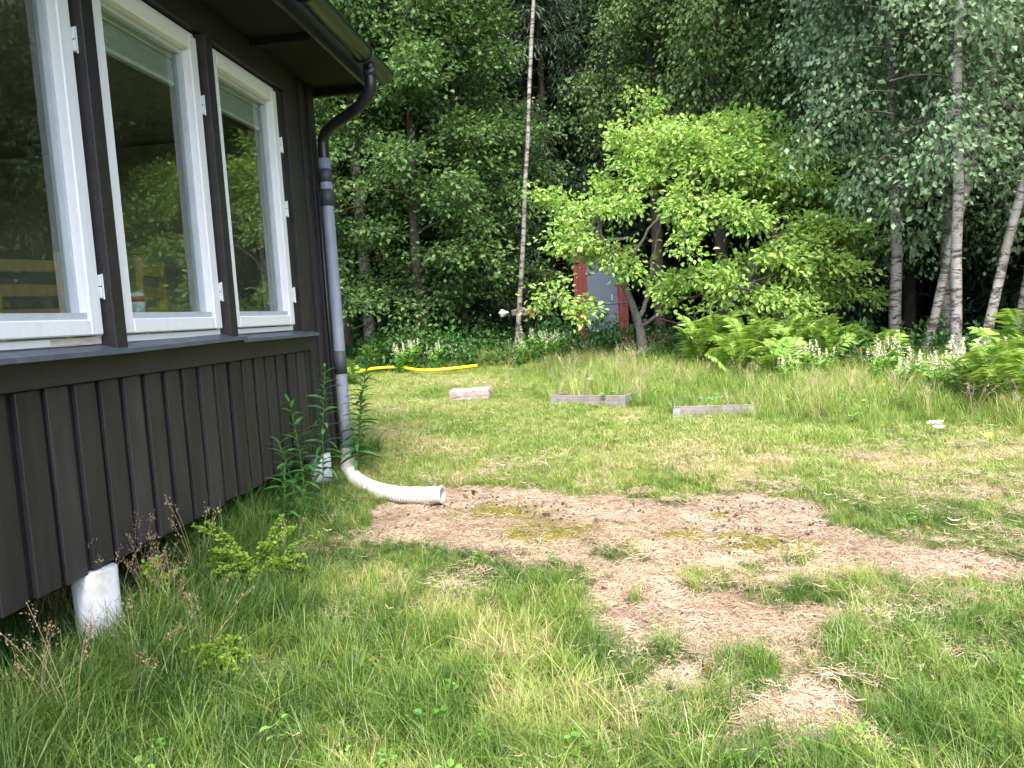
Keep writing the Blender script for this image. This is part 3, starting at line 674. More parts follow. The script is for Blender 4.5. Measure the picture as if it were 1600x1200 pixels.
def tree_kind(kind, seed, H, r0, first, n, prof, el, droop, nleaf, L, Wd, spread, leaf, bark, lean=(0, 0), twl=.7, **k):
    r = np.random.default_rng(seed); T = trunk_pts(r, H, lean)
    lb = gen_limbs(r, T, first, n, prof, el[0], el[1], droop)
    cm = crown_mesh('crown', lb, r, nleaf, L, Wd, spread, k.get('ld', .3), twig_r=.007 if kind == 'birch_tree' else .012, twl=twl, twigs=k.get('twigs', 9), inner=k.get('inner', .25), upn=k.get('upn', .9))
    cm.materials.append(M[leaf]); cm.materials.append(M['twig'])
    tm = trunk_mesh('trunk', T, r0, .015, r=r); tm.materials.append(M[bark])
    return (kind, tm, cm)
def plant_tree(K, x, y, rz, sc, label, cat='tree', group=None, tilt=(0, 0), leaf=None, dz=0, name=None, bark=None):
    t = empty(name or K[0], (x, y, float(gz(x, y)) + dz), rz, label, cat, group); t.scale = (sc, sc, sc)
    t.rotation_euler = (tilt[0], tilt[1], rz)
    tk = link('trunk', K[1], None, t); c = link('crown', K[2], None, t)
    if bark: tk.material_slots[0].link = 'OBJECT'; tk.material_slots[0].material = M[bark]
    if leaf:
        c.material_slots[0].link = 'OBJECT'; c.material_slots[0].material = M[leaf]
    return t
pr_oval = lambda w: (lambda t: w * (math.sin(math.pi * min(1, .12 + t * .88)) ** .6 + .08))
pr_cone = lambda w: (lambda t: w * (1.02 - t))
HAZ1 = tree_kind('hazel_tree', 11, 9.5, .10, .5, 60, pr_oval(2.0), (10, 55), .25, 26000, .1, .72, .16, 'leaf_hazel', 'bark_dark', twigs=10)
HAZ2 = tree_kind('hazel_tree', 12, 8.0, .09, .25, 54, pr_oval(1.9), (5, 50), .3, 24000, .1, .72, .15, 'leaf_hazel', 'bark_dark', twigs=10)
BIR1 = tree_kind('birch_tree', 21, 15, .13, 4.0, 60, pr_oval(2.1), (35, 60), .75, 24000, .095, .72, .17, 'leaf_birch', 'birch', ld=.9, twl=.8, twigs=10, upn=.5)
BIR2 = tree_kind('birch_tree', 22, 14, .11, 3.2, 56, pr_oval(2.3), (30, 60), .8, 15500, .09, .72, .15, 'leaf_cool', 'birch', ld=.7, twl=.8, twigs=10, upn=.5)
BIR3 = tree_kind('birch_tree', 23, 14, .10, 1.7, 60, pr_oval(1.8), (20, 60), .7, 13500, .088, .72, .15, 'leaf_cool', 'birch', ld=.8, twl=.7, twigs=10, upn=.5)
SPR1 = tree_kind('spruce_tree', 31, 17, .16, .8, 110, pr_cone(2.9), (-5, 20), .25, 26000, .24, .26, .1, 'needle', 'bark_dark', ld=.8, twl=.7, twigs=10, upn=.4, inner=.15)
SPR2 = tree_kind('spruce_tree', 32, 15, .15, 2.5, 90, pr_cone(2.6), (-5, 20), .3, 20000, .24, .26, .1, 'needle', 'bark_dark', ld=.8, twl=.7, twigs=10, upn=.4, inner=.2)
DEC1 = tree_kind('broadleaf_tree', 41, 15, .14, 3.4, 60, pr_oval(2.7), (20, 60), .35, 24000, .12, .75, .2, 'leaf_deep', 'bark_dark', twl=.9, twigs=9)
def X_(px, y, py=480): return at(px, py, y)[0]
# left wood edge
plant_tree(HAZ1, X_(655, 14.8), 14.8, .4, 1, 'dense green hazel behind the yellow pipe, just right of the downpipe', 'tree')
plant_tree(HAZ2, X_(540, 14.6), 14.6, 2.4, 1.0, 'dense green hazel right beside the downpipe', 'tree')
plant_tree(HAZ2, X_(725, 15.9), 15.9, 4.1, 1.0, 'dense green hazel just left of the thin white birch', 'tree')
plant_tree(HAZ1, X_(600, 17.0), 17.0, 3.0, 1.15, 'tall hazel rising behind the gutter end', 'tree')
plant_tree(HAZ1, X_(440, 16.0), 16.0, 1.0, 1.1, 'green hazel mostly hidden behind the cabin corner', 'tree')
plant_tree(BIR1, X_(575, 14.9), 14.9, 1.0, .9, 'birch with sun-flecked trunk beside the downpipe', 'tree', leaf='leaf_hazel')
plant_tree(BIR1, X_(700, 18), 18, 3.4, 1.1, 'birch whose crown rises behind the left hazels', 'tree', leaf='leaf_hazel')
# centre
# right birches: leaning as in the photograph
def lean_birch(K, base, top, y, label, r0, sc=1, leaf=None, crown_dz=0, bark='birch', yt=None):
    a = at(*base, y); b = at(*top, yt or y); r = np.random.default_rng(int(base[0]))
    x0, z0 = a[0], float(gz(a[0], y)) - .1
    sl = (b - a) / (b[2] - a[2])
    t = empty('birch_tree', (x0, y, z0), 0, label, 'tree'); H = 12.5
    s = np.linspace(0, 1, 16); bow = np.sin(np.pi * s * .9) * r.uniform(-.15, .15)
    off = a[0] - x0
    T = np.stack([sl[0] * s * H + bow, (sl[1]) * s * H + bow * .5, s * H], 1) + np.concatenate([np.zeros((1, 3)), np.cumsum(r.normal(0, .02, (15, 3)), 0) * [1, 1, 0]])
    tm = trunk_mesh('trunk', T, r0, .012, 10, 1.25, r); tm.materials.append(M[bark]); link('trunk', tm, None, t)
    c = link('crown', K[2], None, t, (0, 0, crown_dz)); c.rotation_euler = (-math.atan(sl[1]) * .9, math.atan(sl[0]) * .9, r.random() * 6.28); c.scale = (sc, sc, sc)
    if leaf: c.material_slots[0].link = 'OBJECT'; c.material_slots[0].material = M[leaf]
    return t
lean_birch(BIR1, (803, 500), (829, 0), 14.7, 'thin white birch trunk rising alone before the dark spruces', .04, .8, None, 4.2)
lean_birch(BIR2, (1402, 598), (1398, 0), 12.0, 'upright grey birch, leftmost of the birch row on the right', .075, .95, None, 1.0)
lean_birch(BIR3, (1440, 600), (1500, 330), 11.2, 'birch leaning right between the grey birch and its straight neighbour', .05, .9, None, 1.2)
lean_birch(BIR2, (1491, 612), (1512, 0), 10.4, 'straight white birch third in the row on the right', .056, .95, None, .9)
lean_birch(BIR3, (1528, 612), (1600, 320), 10.6, 'strongly leaning white birch near the right edge', .05, .9, None, .9)
lean_birch(BIR3, (1574, 600), (1618, 380), 11.8, 'slim white birch behind the strongly leaning one', .042, 1, None, .5)
lean_birch(BIR2, (1612, 600), (1650, 380), 11.4, 'white birch cut by the right edge of the photo', .055, 1, None, .3)
lean_birch(BIR3, (1475, 585), (1478, 200), 14.2, 'brown shadowed birch behind the leaning birches', .085, 1, None, .6, 'birch_old')
lean_birch(BIR2, (1290, 560), (1325, 380), 15.5, 'thin dark trunk in the gap right of the apple tree', .06, 1, 'leaf_birch', 1.0, 'bark_dark')
lean_birch(BIR2, (1345, 560), (1362, 380), 16.5, 'thin dark trunk just left of the grey birch', .06, 1, 'leaf_birch', 1.4, 'bark_dark')
lean_birch(BIR1, (1215, 540), (1222, 100), 16.0, 'greyish birch rising above the top of the apple tree', .09, 1, 'leaf_birch', -.4, 'birch_old')
for (px, y, k, sc, lab) in ((1030, 17.2, BIR1, .95, 'dark leafy tree above the apple tree, beside the spruce gap'), (1130, 15.8, BIR1, 1.0, 'birch crown hanging above the apple tree, upper middle'),
                           (1290, 16.4, BIR1, 1.05, 'leafy tree above the right end of the apple tree'), (1420, 17, BIR2, 1.1, 'birch crown filling the wood behind the birch row'),
                           (1560, 16, BIR2, 1.1, 'birch crown at the upper right corner behind the row')):
    plant_tree(k, X_(px, y), y, px * .01, sc, lab, 'tree', bark='bark_dark')
# deep wood: spruces and broadleaf trees that nothing tells apart
r = np.random.default_rng(5); cnt = 0
for row, (yy, x0, x1, st) in enumerate(((21.5, -14, 15, 2.6), (25, -18, 20, 2.7), (29, -22, 26, 3.0), (34, -26, 30, 3.4))):
    x = x0
    while x < x1:
        xx = x + r.normal(0, .5); y2 = yy + r.normal(0, .7)
        K = (SPR1, SPR2, SPR1, DEC1)[cnt % 4] if row < 2 else (SPR1, DEC1)[cnt % 2]
        if abs(xx - 1.2) < 1.2 and row < 2: K = SPR2
        plant_tree(K, xx, y2, r.random() * 6.28, r.uniform(.95, 1.25), 'dark spruce deep in the wood behind the outhouse' if K[0] == 'spruce_tree' else 'dark leafy tree deep in the wood', 'tree', 'spruces deep in the wood' if K[0] == 'spruce_tree' else 'leafy trees deep in the wood')
        x += st; cnt += 1
# the wood's right flank, mirrored in the panes
for (x_, y_, K) in ((7.2, 13.5, BIR2), (8.6, 11.0, BIR3), (9.6, 14.5, SPR1), (10.5, 8.6, BIR2), (12, 11.5, SPR1), (12.5, 6.5, BIR1), (14, 9, SPR1), (13.5, 3.5, BIR2), (15.5, 6, DEC1), (15, 1, SPR1), (17, 3.5, SPR1), (10, 17.5, SPR1), (13, 15.5, DEC1), (6.6, 18, SPR1), (-8, 17.5, SPR1), (-9.5, 14.5, HAZ1), (-11, 19, SPR1), (16.5, -2, DEC1), (13, -3, BIR2)):
    plant_tree(K, x_, y_, x_ * 1.7, 1.05, {'birch_tree': 'birch on the right flank of the wood, mirrored in the panes', 'spruce_tree': 'spruce on the flank of the wood beyond the frame', 'broadleaf_tree': 'leafy tree on the right flank of the wood', 'hazel_tree': 'hazel behind the cabin'}[K[0]], 'tree', 'trees on the flanks of the wood')

# apple tree: limbs as they stand in the photograph
r = np.random.default_rng(77)
ab = at(1005, 572, 12.5); az_ = float(gz(ab[0], 12.5)) - .05; A0 = np.array([ab[0], 12.5, az_])
apple = empty('apple_tree', A0, 0, 'wide light green apple tree with grey crooked trunk before the outhouse', 'tree')
ap = lambda px, py, y: at(px, py, y) - A0
tr1 = spline([(0, 0, 0), ap(1004, 540, 12.5), ap(998, 505, 12.5), ap(985, 470, 12.45), ap(968, 430, 12.4)], 12)
V, F = tube_arrays(tr1, np.linspace(.095, .04, 12) * np.array([1.3] + [1] * 11), 10)
link('trunk', mesh_np('trunk', V + r.normal(0, .006, V.shape), F, True), M['bark_apple'], apple)
fork = tr1[6]
mains = [([fork, ap(1012, 470, 12.6), ap(1018, 420, 12.7), ap(1030, 350, 12.8), ap(1040, 290, 12.8)], .045),
         ([tr1[9], ap(990, 400, 12.3), ap(1040, 330, 12.1), ap(1110, 270, 12.2)], .032),
         ([tr1[-1], ap(950, 390, 12.3), ap(925, 350, 12.3)], .03),
         ([tr1[5], ap(1050, 478, 12.2), ap(1110, 455, 11.9), ap(1180, 440, 11.8)], .035),
         ([tr1[8], ap(930, 470, 12.0), ap(890, 465, 11.8), ap(850, 470, 11.7)], .02)]
for P_, r_ in mains:
    q = spline(P_, 14); q = q + np.concatenate([np.zeros((1, 3)), r.normal(0, .02, (13, 3))]); V, F = tube_arrays(q, np.linspace(r_, r_ * .4, 14), 7)
    link('branch', mesh_np('branch', V, F, True), M['bark_apple'], apple)
ends = [(840, 475, 11.7, 4), (880, 478, 11.6, 4), (910, 492, 11.5, 4), (865, 385, 12.2, 2), (838, 300, 12.7, 2), (880, 345, 12.4, 2), (925, 415, 12.7, 2), (950, 412, 12.2, 2), (900, 402, 12.2, 2), (975, 395, 12.3, 2), (935, 375, 12, 2), (985, 430, 12.0, 2), (945, 270, 12.5, 2), (930, 320, 12.0, 2), 
        (1002, 150, 12.9, 0), (1020, 195, 12.6, 0), (1060, 190, 12.2, 0), (1110, 190, 13, 1), (1150, 180, 12.9, 1), (1190, 178, 12.5, 1), (1258, 212, 12.7, 1), (1215, 230, 12.9, 1), (1160, 260, 11.6, 1), (1240, 280, 12, 1),
        (1330, 310, 12.5, 1), (1300, 350, 12.2, 3), (1368, 380, 12.7, 3), (1345, 430, 12.1, 3), (1300, 520, 11.8, 3), (1310, 460, 12.5, 3), (1240, 480, 11.5, 3), (1200, 510, 11.7, 3), (1130, 430, 11.2, 3), (1070, 400, 11.2, 1), (1055, 330, 11.3, 1),
        (1180, 350, 11.3, 1), (1250, 400, 11.4, 3), (1100, 350, 12.9, 0), (1200, 420, 13.4, 3), (1280, 400, 13.5, 3), (1060, 240, 13.4, 0), (985, 310, 11.6, 2), (980, 240, 12.3, 0), (1150, 300, 13.5, 0), (1465, 262, 12.9, 1),
        (1390, 330, 13.2, 3), (1100, 480, 11.6, 3), (1160, 470, 12.9, 3),  (1040, 470, 11.8, 3),  (1010, 280, 12, 0), (1120, 230, 12, 1), (1225, 330, 12.6, 1), (1170, 400, 12.2, 3),
        (1080, 290, 12.3, 1), (1060, 440, 12.5, 3), (1270, 340, 11.8, 3), (1200, 270, 12.8, 1), (1090, 200, 12.0, 1), (1140, 205, 12.4, 1), (1180, 210, 11.9, 1), (1100, 240, 11.7, 1), (1210, 245, 12.2, 1), (1260, 300, 12.9, 1), (1290, 290, 12.3, 1), (1040, 215, 12.1, 0), (1340, 350, 12.2, 3), (960, 300, 12.4, 2), (900, 360, 12.0, 2), (1000, 250, 12.7, 0)]
for k in range(9):                                                 # ragged single shoots beyond the crown
    q = ends[r.integers(9, len(ends))]; f = r.uniform(1.08, 1.28); ends.append((1080 + (q[0] - 1080) * f + r.normal(0, 14), 360 + (q[1] - 360) * f + r.normal(0, 14) if q[1] < 400 else q[1] + r.normal(0, 20), q[2], q[3]))
limbs = []
for (px, py, y, m_) in ends:
    Pm = mains[m_][0]; st = Pm[-1] * 1.0; w_ = r.uniform(.2, .9); st = Pm[-2] * (1 - w_) + Pm[-1] * w_; e_ = ap(px, py, y)
    mid = (st + e_) / 2 + np.array([0, 0, .12]) * np.linalg.norm(e_ - st) + r.normal(0, .06, 3)
    q = spline([st, mid, e_], 9); limbs.append(q)
cm = crown_mesh('crown', limbs, r, 30000, .082, .66, .1, .2, six=True, twig_r=.011, upn=.5, inner=.32, twigs=8, twl=.42)
cm.materials.append(M['leaf_apple']); cm.materials.append(M['bark_apple']); link('crown', cm, None, apple)
# a dead bare bough low on the right
db = MB(); b0 = ap(1090, 505, 11.9)
for e_ in ((1030, 497, 11.7), (1070, 490, 11.9), (1115, 490, 11.7), (1130, 510, 11.6), (1098, 520, 11.7)):
    q = spline([b0, (b0 + ap(*e_)) / 2 + r.normal(0, .03, 3), ap(*e_)], 6); db.tube(q, np.linspace(.014, .004, 6), 5)
q = spline([ap(1180, 440, 11.8), ap(1130, 480, 11.9), b0], 6); db.tube(q, np.linspace(.03, .015, 6), 6)
db.build('dead_branch', M['bark_apple'], apple)

# ------------------------------------------------------------------ ferns and flowering plants
def frond_mesh(r, L, six=10):
    n = 15; s = np.linspace(0, 1, n); ax = np.stack([L * s * .6, np.zeros(n), L * (.98 * s - .42 * s ** 2.6)], 1)
    V, F = tube_arrays(ax, np.linspace(.006, .0015, n), 3); Vs = [V]; Fs = [F]; off = len(V); rd = [np.full(len(F), .3)]
    P, D_, ln = [], [], []
    for k in range(2, 42):
        t = k / 43; i = min(int(t * (n - 1)), n - 2); p = ax[i] + (ax[i + 1] - ax[i]) * (t * (n - 1) - i); tg = unit(ax[i + 1] - ax[i])
        l_ = L * .26 * math.sin(math.pi * min(1, (t * .92 + .1))) ** .8
        for sd_ in (-1, 1):
            P.append(p); D_.append(unit(np.array([0, sd_, 0]) + tg * .35 + np.array([0, 0, -.1]) + r.normal(0, .08, 3))); ln.append(l_)
    P = np.array(P); D_ = np.array(D_); ln = np.array(ln); Nv = np.tile([-.3, 0, 1.], (len(P), 1))
    V, F, q = leaves(P, D_, Nv, ln, .2, r); Vs.append(V); Fs.append(F + off); rd.append(q)
    return mesh_np('frond', np.concatenate(Vs), np.concatenate(Fs), face_attr={'rnd': np.concatenate(rd)})
r = np.random.default_rng(8)
fronds = [frond_mesh(r, l) for l in (.75, .9, .65)]
for f in fronds: f.materials.append(M['fern'])
ferns = [(1090, 565, 11.2, 1.0), (1128, 560, 11.6, 1.15), (1165, 560, 11.0, 1.0), (1205, 568, 11.4, 1.0), (1240, 575, 10.9, .95), (1150, 585, 10.3, .8), (1285, 590, 10.6, .9), (1320, 600, 10.8, .8),
         (1215, 598, 9.9, .7), (1545, 665, 7.9, .8), (1585, 680, 7.7, .9), (1605, 650, 8.6, 1.0), (1380, 610, 10.4, .7), (548, 600, 11.9, .5), (585, 560, 13.6, .6)]
fl_ = ['at the left end of the fern clump by the apple tree', 'tallest in the fern clump behind the right raised bed', 'in the middle of the fern clump', 'right of the middle of the fern clump', 'at the right end of the fern clump', 'low at the front of the fern clump',
       'beside the cream flowers right of the clump', 'in the gap before the dark trunks', 'small, below the right end of the clump', 'below the leaning birches at the right edge', 'lowest at the right edge of the lawn', 'tall, cut by the right edge of the photo', 'small, at the foot of the grey birch', 'right of the downpipe above the yellow pipe', 'behind the yellow pipe under the sun-flecked birch']
for (px, py, y, sc), lb in zip(ferns, fl_):
    p = at(px, py, y); t = empty('fern', (p[0], y, float(gz(p[0], y)) - .02), r.random() * 6, 'bright green fern ' + lb, 'fern', 'ferns along the edge of the wood')
    nf = 14
    for k in range(nf):
        o = link('frond', fronds[k % 3], None, t); s_ = sc * 1.15 * r.uniform(.8, 1.2); o.scale = (s_, s_, s_); o.rotation_euler = (r.normal(0, .12), -R(r.uniform(0, 30)), 2 * math.pi * k / nf + r.normal(0, .25))
def leafy_stems(r, n, H, rad, nl, L, Wd, up=.4):
    Vs, Fs, off, P, D_ = [], [], 0, [], []; tops = []
    for k in range(n):
        a = r.random() * 6.28; q0 = np.array([math.cos(a), math.sin(a), 0]) * rad * r.random() * .5; h = H * r.uniform(.7, 1.1)
        q1 = q0 * 2.2 + [0, 0, h] + np.append(r.normal(0, .05, 2), 0); q = np.array([q0, (q0 + q1) / 2 + r.normal(0, .02, 3), q1])
        V, F = tube_arrays(q, [.004, .0035, .002], 3); Vs.append(V); Fs.append(F + off); off += len(V); tops.append(q1)
        s = r.uniform(.1, .95, nl); p = q0 + (q1 - q0) * s[:, None]; aa_ = r.random(nl) * 6.28
        P.append(p); D_.append(np.stack([np.cos(aa_), np.sin(aa_), np.full(nl, up) + r.normal(0, .3, nl)], 1))
    P = np.concatenate(P); D_ = np.concatenate(D_); Nv = r.normal(0, .3, P.shape); Nv[:, 2] += 1
    V, F, q = leaves(P, D_, Nv, L, Wd, r); Fs.append(F + off); Vs.append(V)
    me = mesh_np('foliage', np.concatenate(Vs), np.concatenate(Fs), face_attr={'rnd': np.concatenate([np.full(off // 9 * 6, .2), q])})
    return me, tops
def plume_mesh(r, tops, h, w, n, size):
    P = []
    for t in tops:
        s = r.random(n) ** .8; P.append(t + np.stack([r.normal(0, 1, n) * w * (1.05 - s), r.normal(0, 1, n) * w * (1.05 - s), (s - .35) * h], 1))
    P = np.concatenate(P); V, F, q = leaves(P, r.normal(0, 1, P.shape), r.normal(0, 1, P.shape), size, .8, r)
    return mesh_np('flower_plume', V, F, face_attr={'rnd': q})
mk = []
for sd_ in (1, 2, 3):
    rr_ = np.random.default_rng(50 + sd_); fm, tops = leafy_stems(rr_, 6, .6, .22, 20, .12, .4); fm.materials.append(M['weed']); pm = plume_mesh(rr_, tops, .24, .035, 55, .022); pm.materials.append(M['cream']); mk.append((fm, pm))
plumes = [(622, 545, 13.0, .9, 'leftmost by the birch foot behind the yellow pipe'), (642, 548, 13.2, .95, 'second from left behind the yellow pipe'), (678, 550, 13.3, .8, 'right of two taller plumes behind the yellow pipe'), (715, 560, 13.6, .7, 'small, behind the middle of the yellow pipe'),
          (815, 560, 13.2, .8, 'left of the outhouse below the pink flower'), (838, 560, 13.4, 1.0, 'tall, left of the outhouse'), (862, 565, 13.0, 1.0, 'thick, just left of the outhouse'), (884, 560, 13.5, .9, 'touching the left side of the outhouse'),
          (1232, 600, 9.6, .7, 'left of the cream row right of the ferns'), (1262, 596, 9.8, .95, 'broad, right of the ferns'), (1285, 600, 9.7, .8, 'beside the broad one right of the ferns'), (1368, 615, 9.4, .8, 'before the grey birch, left side'), (1395, 612, 9.5, 1.0, 'before the grey birch, right side'),
          (1415, 650, 8.8, .75, 'low between the two birches'), (1450, 665, 8.6, .85, 'below the leaning birch'), (1472, 672, 8.3, .9, 'below the straight white birch'), (1505, 660, 8.4, 1.1, 'tallest of the group below the white birches'), (1528, 672, 8.2, 1.0, 'right of the tallest below the white birches'), (1545, 655, 8.9, .7, 'beside the ferns at the right edge')]
for i, (px, py, y, sc, lb) in enumerate(plumes):
    p = at(px, py, y); fm, pm = mk[i % 3]; t = empty('plumed_plant', (p[0], y, float(gz(p[0], y)) - .02), i * 1.3, 'cream plumed wildflower, ' + lb, 'wildflower', 'cream plumed wildflowers'); t.scale = (sc * .9, sc * .9, sc * .88)
    link('foliage', fm, None, t); tag(link('flower_plume', pm, None, t), kind='stuff')
def flower_head(kind, rad):
    mb = MB(); n = 8
    if kind == 'umbel':
        for k in range(70):
            a = k * 2.4; q = rad * math.sqrt(k / 70); mb.box(-.004, .004, -.004, .004, 0, .004, 0, Matrix.Translation((q * math.cos(a), q * math.sin(a), .01 * math.cos(k))))
    else:
        for k in range(n):
            a = k * 2 * math.pi / n; c, s = math.cos(a), math.sin(a)
            mb.add([(0, 0, 0), (rad * .6 * c - rad * .25 * s, rad * .6 * s + rad * .25 * c, .006), (rad * c, rad * s, .002), (rad * .6 * c + rad * .25 * s, rad * .6 * s - rad * .25 * c, .006)], [[0, 1, 2, 3]])
    return mb
fw_ = [('pink_flower', 814, 523, 13.0, 'petal_pink', 'daisy', .06, 'pink flower standing tall before the dark wood'), ('white_flower', 941, 560, 12.6, 'petal_white', 'daisy', .05, 'white flower in the grass before the outhouse door'),
       ('yellow_flower', 783, 566, 12.5, 'petal_yellow', 'daisy', .045, 'yellow flower at the end of the yellow pipe'), ('yellow_flower', 795, 573, 12.3, 'petal_yellow', 'daisy', .035, 'small yellow flower just right of the pipe end'),
       ('blue_flower', 802, 565, 12.6, 'petal_blue', 'daisy', .03, 'tiny blue flower beside the yellow flowers'), ('yellow_flower', 894, 545, 12.9, 'petal_yellow', 'daisy', .05, 'yellow flower at the left foot of the outhouse'),
       ('umbel_flower', 1461, 699, 7.0, 'petal_white', 'umbel', .065, 'larger flat white umbel in the right lawn'), ('umbel_flower', 1467, 714, 6.8, 'petal_white', 'umbel', .04, 'smaller flat white umbel below the larger one'),
       ('umbel_flower', 1415, 643, 8.5, 'petal_white', 'umbel', .06, 'flat white umbel left of the plumes under the birches'), ('yellow_flower', 1383, 620, 9.0, 'petal_yellow', 'daisy', .04, 'yellow flower left of the white umbel'),
       ('yellow_flower', 1332, 609, 9.3, 'petal_yellow', 'daisy', .035, 'yellow flower before the dark trunks'), ('yellow_flower', 1410, 592, 10, 'petal_yellow', 'daisy', .035, 'yellow flower at the foot of the grey birch'), ('yellow_flower', 1448, 597, 9.8, 'petal_yellow', 'daisy', .04, 'yellow flower at the foot of the leaning birch'),
       ('yellow_flower', 1560, 659, 7.6, 'petal_yellow', 'daisy', .035, 'left of two yellow flowers by the right ferns'), ('yellow_flower', 1574, 661, 7.6, 'petal_yellow', 'daisy', .035, 'right of two yellow flowers by the right ferns'), ('yellow_flower', 1545, 716, 6.4, 'petal_yellow', 'daisy', .035, 'yellow flower low in the right lawn'),
       ('white_flower', 884, 576, 11.9, 'petal_white', 'umbel', .05, 'white umbel above the left raised bed'), ('white_flower', 922, 592, 10.5, 'petal_white', 'umbel', .04, 'small white umbel right above the left raised bed')]
for (nm, px, py, y, mt, kd, rad, lb) in fw_:
    p = at(px, py, y); z = float(gz(p[0], y)); t = empty(nm, (p[0], y, z), 0, lb, 'flower', 'single flowers in the long grass')
    h = max(.12, p[2] - z)
    flower_head(kd, rad).build('bloom', M[mt], t, loc=(0, 0, h), rot=(R(35) if kd == 'daisy' else R(6), 0, px))
    MB().tube([(0, 0, -.02), (.01, 0, h * .5), (0, 0, h)], .003, 4).build('stem', M['stem'], t)

# willowherb by the cabin corner: narrow leaves spiralling up the stems
r = np.random.default_rng(19)
lm = []
for q in range(3):
    s = np.linspace(0, 1, 6); V = []; 
    for u in s:
        w2 = .013 * math.sin(math.pi * (u * .9 + .08)) ** .7; zc = .03 * u - .075 * u * u
        V += [(.13 * u, -w2, zc + .004), (.13 * u, 0, zc - .002 + .002 * q), (.13 * u, w2, zc + .004)]
    F = [[i * 3 + j, i * 3 + 3 + j, i * 3 + 4 + j, i * 3 + 1 + j] for i in range(5) for j in (0, 1)]
    F = np.array(F); me = mesh_np('leaf', V, F, True, face_attr={'rnd': np.full(len(F), .2 + .3 * q)}); me.materials.append(M['leaf_lance']); lm.append(me)
herbs = [(505, 715, 5.6, 1.05, .10, 'tall narrow-leaved plant overlapping the downpipe'), (488, 725, 5.3, .85, -.06, 'narrow-leaved plant left of the tallest, against the dark wall'), (545, 740, 6.3, 1.15, .2, 'narrow-leaved plant reaching right past the downpipe'), 
         (465, 740, 5.1, .6, -.1, 'low narrow-leaved plant under the cabin edge'),
         (440, 760, 4.8, .5, .05, 'lowest narrow-leaved plant, nearest the yellow-green shrub'), (545, 745, 6.2, .8, .1, 'narrow-leaved plant rising behind the hose bend')]
for (px, py, y, H, ln, lb) in herbs:
    x_ = {505: -2.2, 488: -2.22, 535: -2.13,  520: -2.12, 465: -2.2, 440: -2.18, 515: -2.24, 545: -2.12}[px] + (.0 if y != 6.3 else -.03)
    t = empty('willowherb', (x_, y, float(gz(x_, y)) - .02), 0, lb, 'plant', 'narrow-leaved plants at the cabin corner')
    q = spline([(0, 0, 0), (ln * .3, .02, H * .5), (ln, 0, H)], 10); V, F = tube_arrays(q, np.linspace(.006, .002, 10), 5); link('stem', mesh_np('stem', V, F, True), M['stem'], t)
    n = int(52 * H); sc0 = 1.45
    for k in range(n):
        u = .18 + .82 * k / n; i = min(int(u * 9), 8); p = q[i] + (q[i + 1] - q[i]) * (u * 9 - i)
        o = link('leaf', lm[k % 3], None, t, p, (r.normal(0, .3), R(-45 * u + 5) + r.normal(0, .15), k * 2.4 + r.normal(0, .3))); s_ = sc0 * (1.15 - .65 * u) * r.uniform(.85, 1.15); o.scale = (s_, s_, s_)

# yellow-green shrub by the near wall: arching shoots set with small leaves
def shrub(shoots, base, label, seed, name='spirea_shrub', y0=None):
    r = np.random.default_rng(seed); t = empty(name, base, 0, label, 'shrub'); B = np.array(base)
    P, D_ = [], []
    allsh = [np.array(e_) - B for e_ in shoots]
    for e_ in list(allsh):
        for _ in range(2): allsh.append(e_ * r.uniform(.45, .85) + r.normal(0, .07, 3))
    for e_ in allsh:
        q = spline([r.normal(0, .03, 3) * [1, 1, 0], e_ * .5 + [0, 0, .08], e_], 12); V, F = tube_arrays(q, np.linspace(.004, .0015, 12), 4)
        link('stem', mesh_np('stem', V, F, True), M['twig'], t)
        for k in range(30):
            u = .25 + .75 * k / 30; i = min(int(u * 11), 10); p = q[i] + (q[i + 1] - q[i]) * (u * 11 - i)
            nlf = 4
            for _ in range(nlf): P.append(p + r.normal(0, .004, 3)); d = r.normal(0, 1, 3); d[2] = abs(d[2]) * .6; D_.append(d)
    P = np.array(P); D_ = np.array(D_); V, F, q = leaves(P, D_, r.normal(0, .5, P.shape) + [0, 0, .8], .022, .8, r, True)
    link('foliage', mesh_np('foliage', V, F, face_attr={'rnd': q}), M['leaf_shrub'], t)
sp = []
for (px, py, y) in ((300, 820, 3.75), (322, 815, 3.8), (345, 835, 3.85), (440, 805, 4.0), (455, 822, 4.0), (425, 850, 3.9), (500, 835, 4.05), (480, 870, 4.0), (370, 870, 3.8), (395, 905, 3.7), (330, 860, 3.7), (465, 860, 4.1)):
    sp.append(at(px, py, y))
b0 = at(410, 960, 3.85); b0[2] = float(gz(b0[0], b0[1]))
shrub(sp, b0, 'yellow-green small-leaved shrub with arching shoots beside the cabin wall', 3)
sp = [at(*q) for q in ((225, 880, 3.5), (235, 905, 3.5), (250, 940, 3.45), (215, 930, 3.5), (262, 900, 3.6))]
b0 = at(245, 1010, 3.5); b0[2] = float(gz(b0[0], b0[1]))
shrub(sp, b0, 'smaller yellow-green shrub close to the right of the near pier', 4)
sp = [at(*q) for q in ((320, 1020, 3.0), (345, 1005, 3.05), (375, 1000, 3.1), (385, 1030, 3.0), (310, 1035, 2.95))]
b0 = at(350, 1065, 3.0); b0[2] = float(gz(b0[0], b0[1]))
shrub(sp, b0, 'low reddish yellow-green seedling in the grass right of the near pier', 5, 'spirea_seedling')

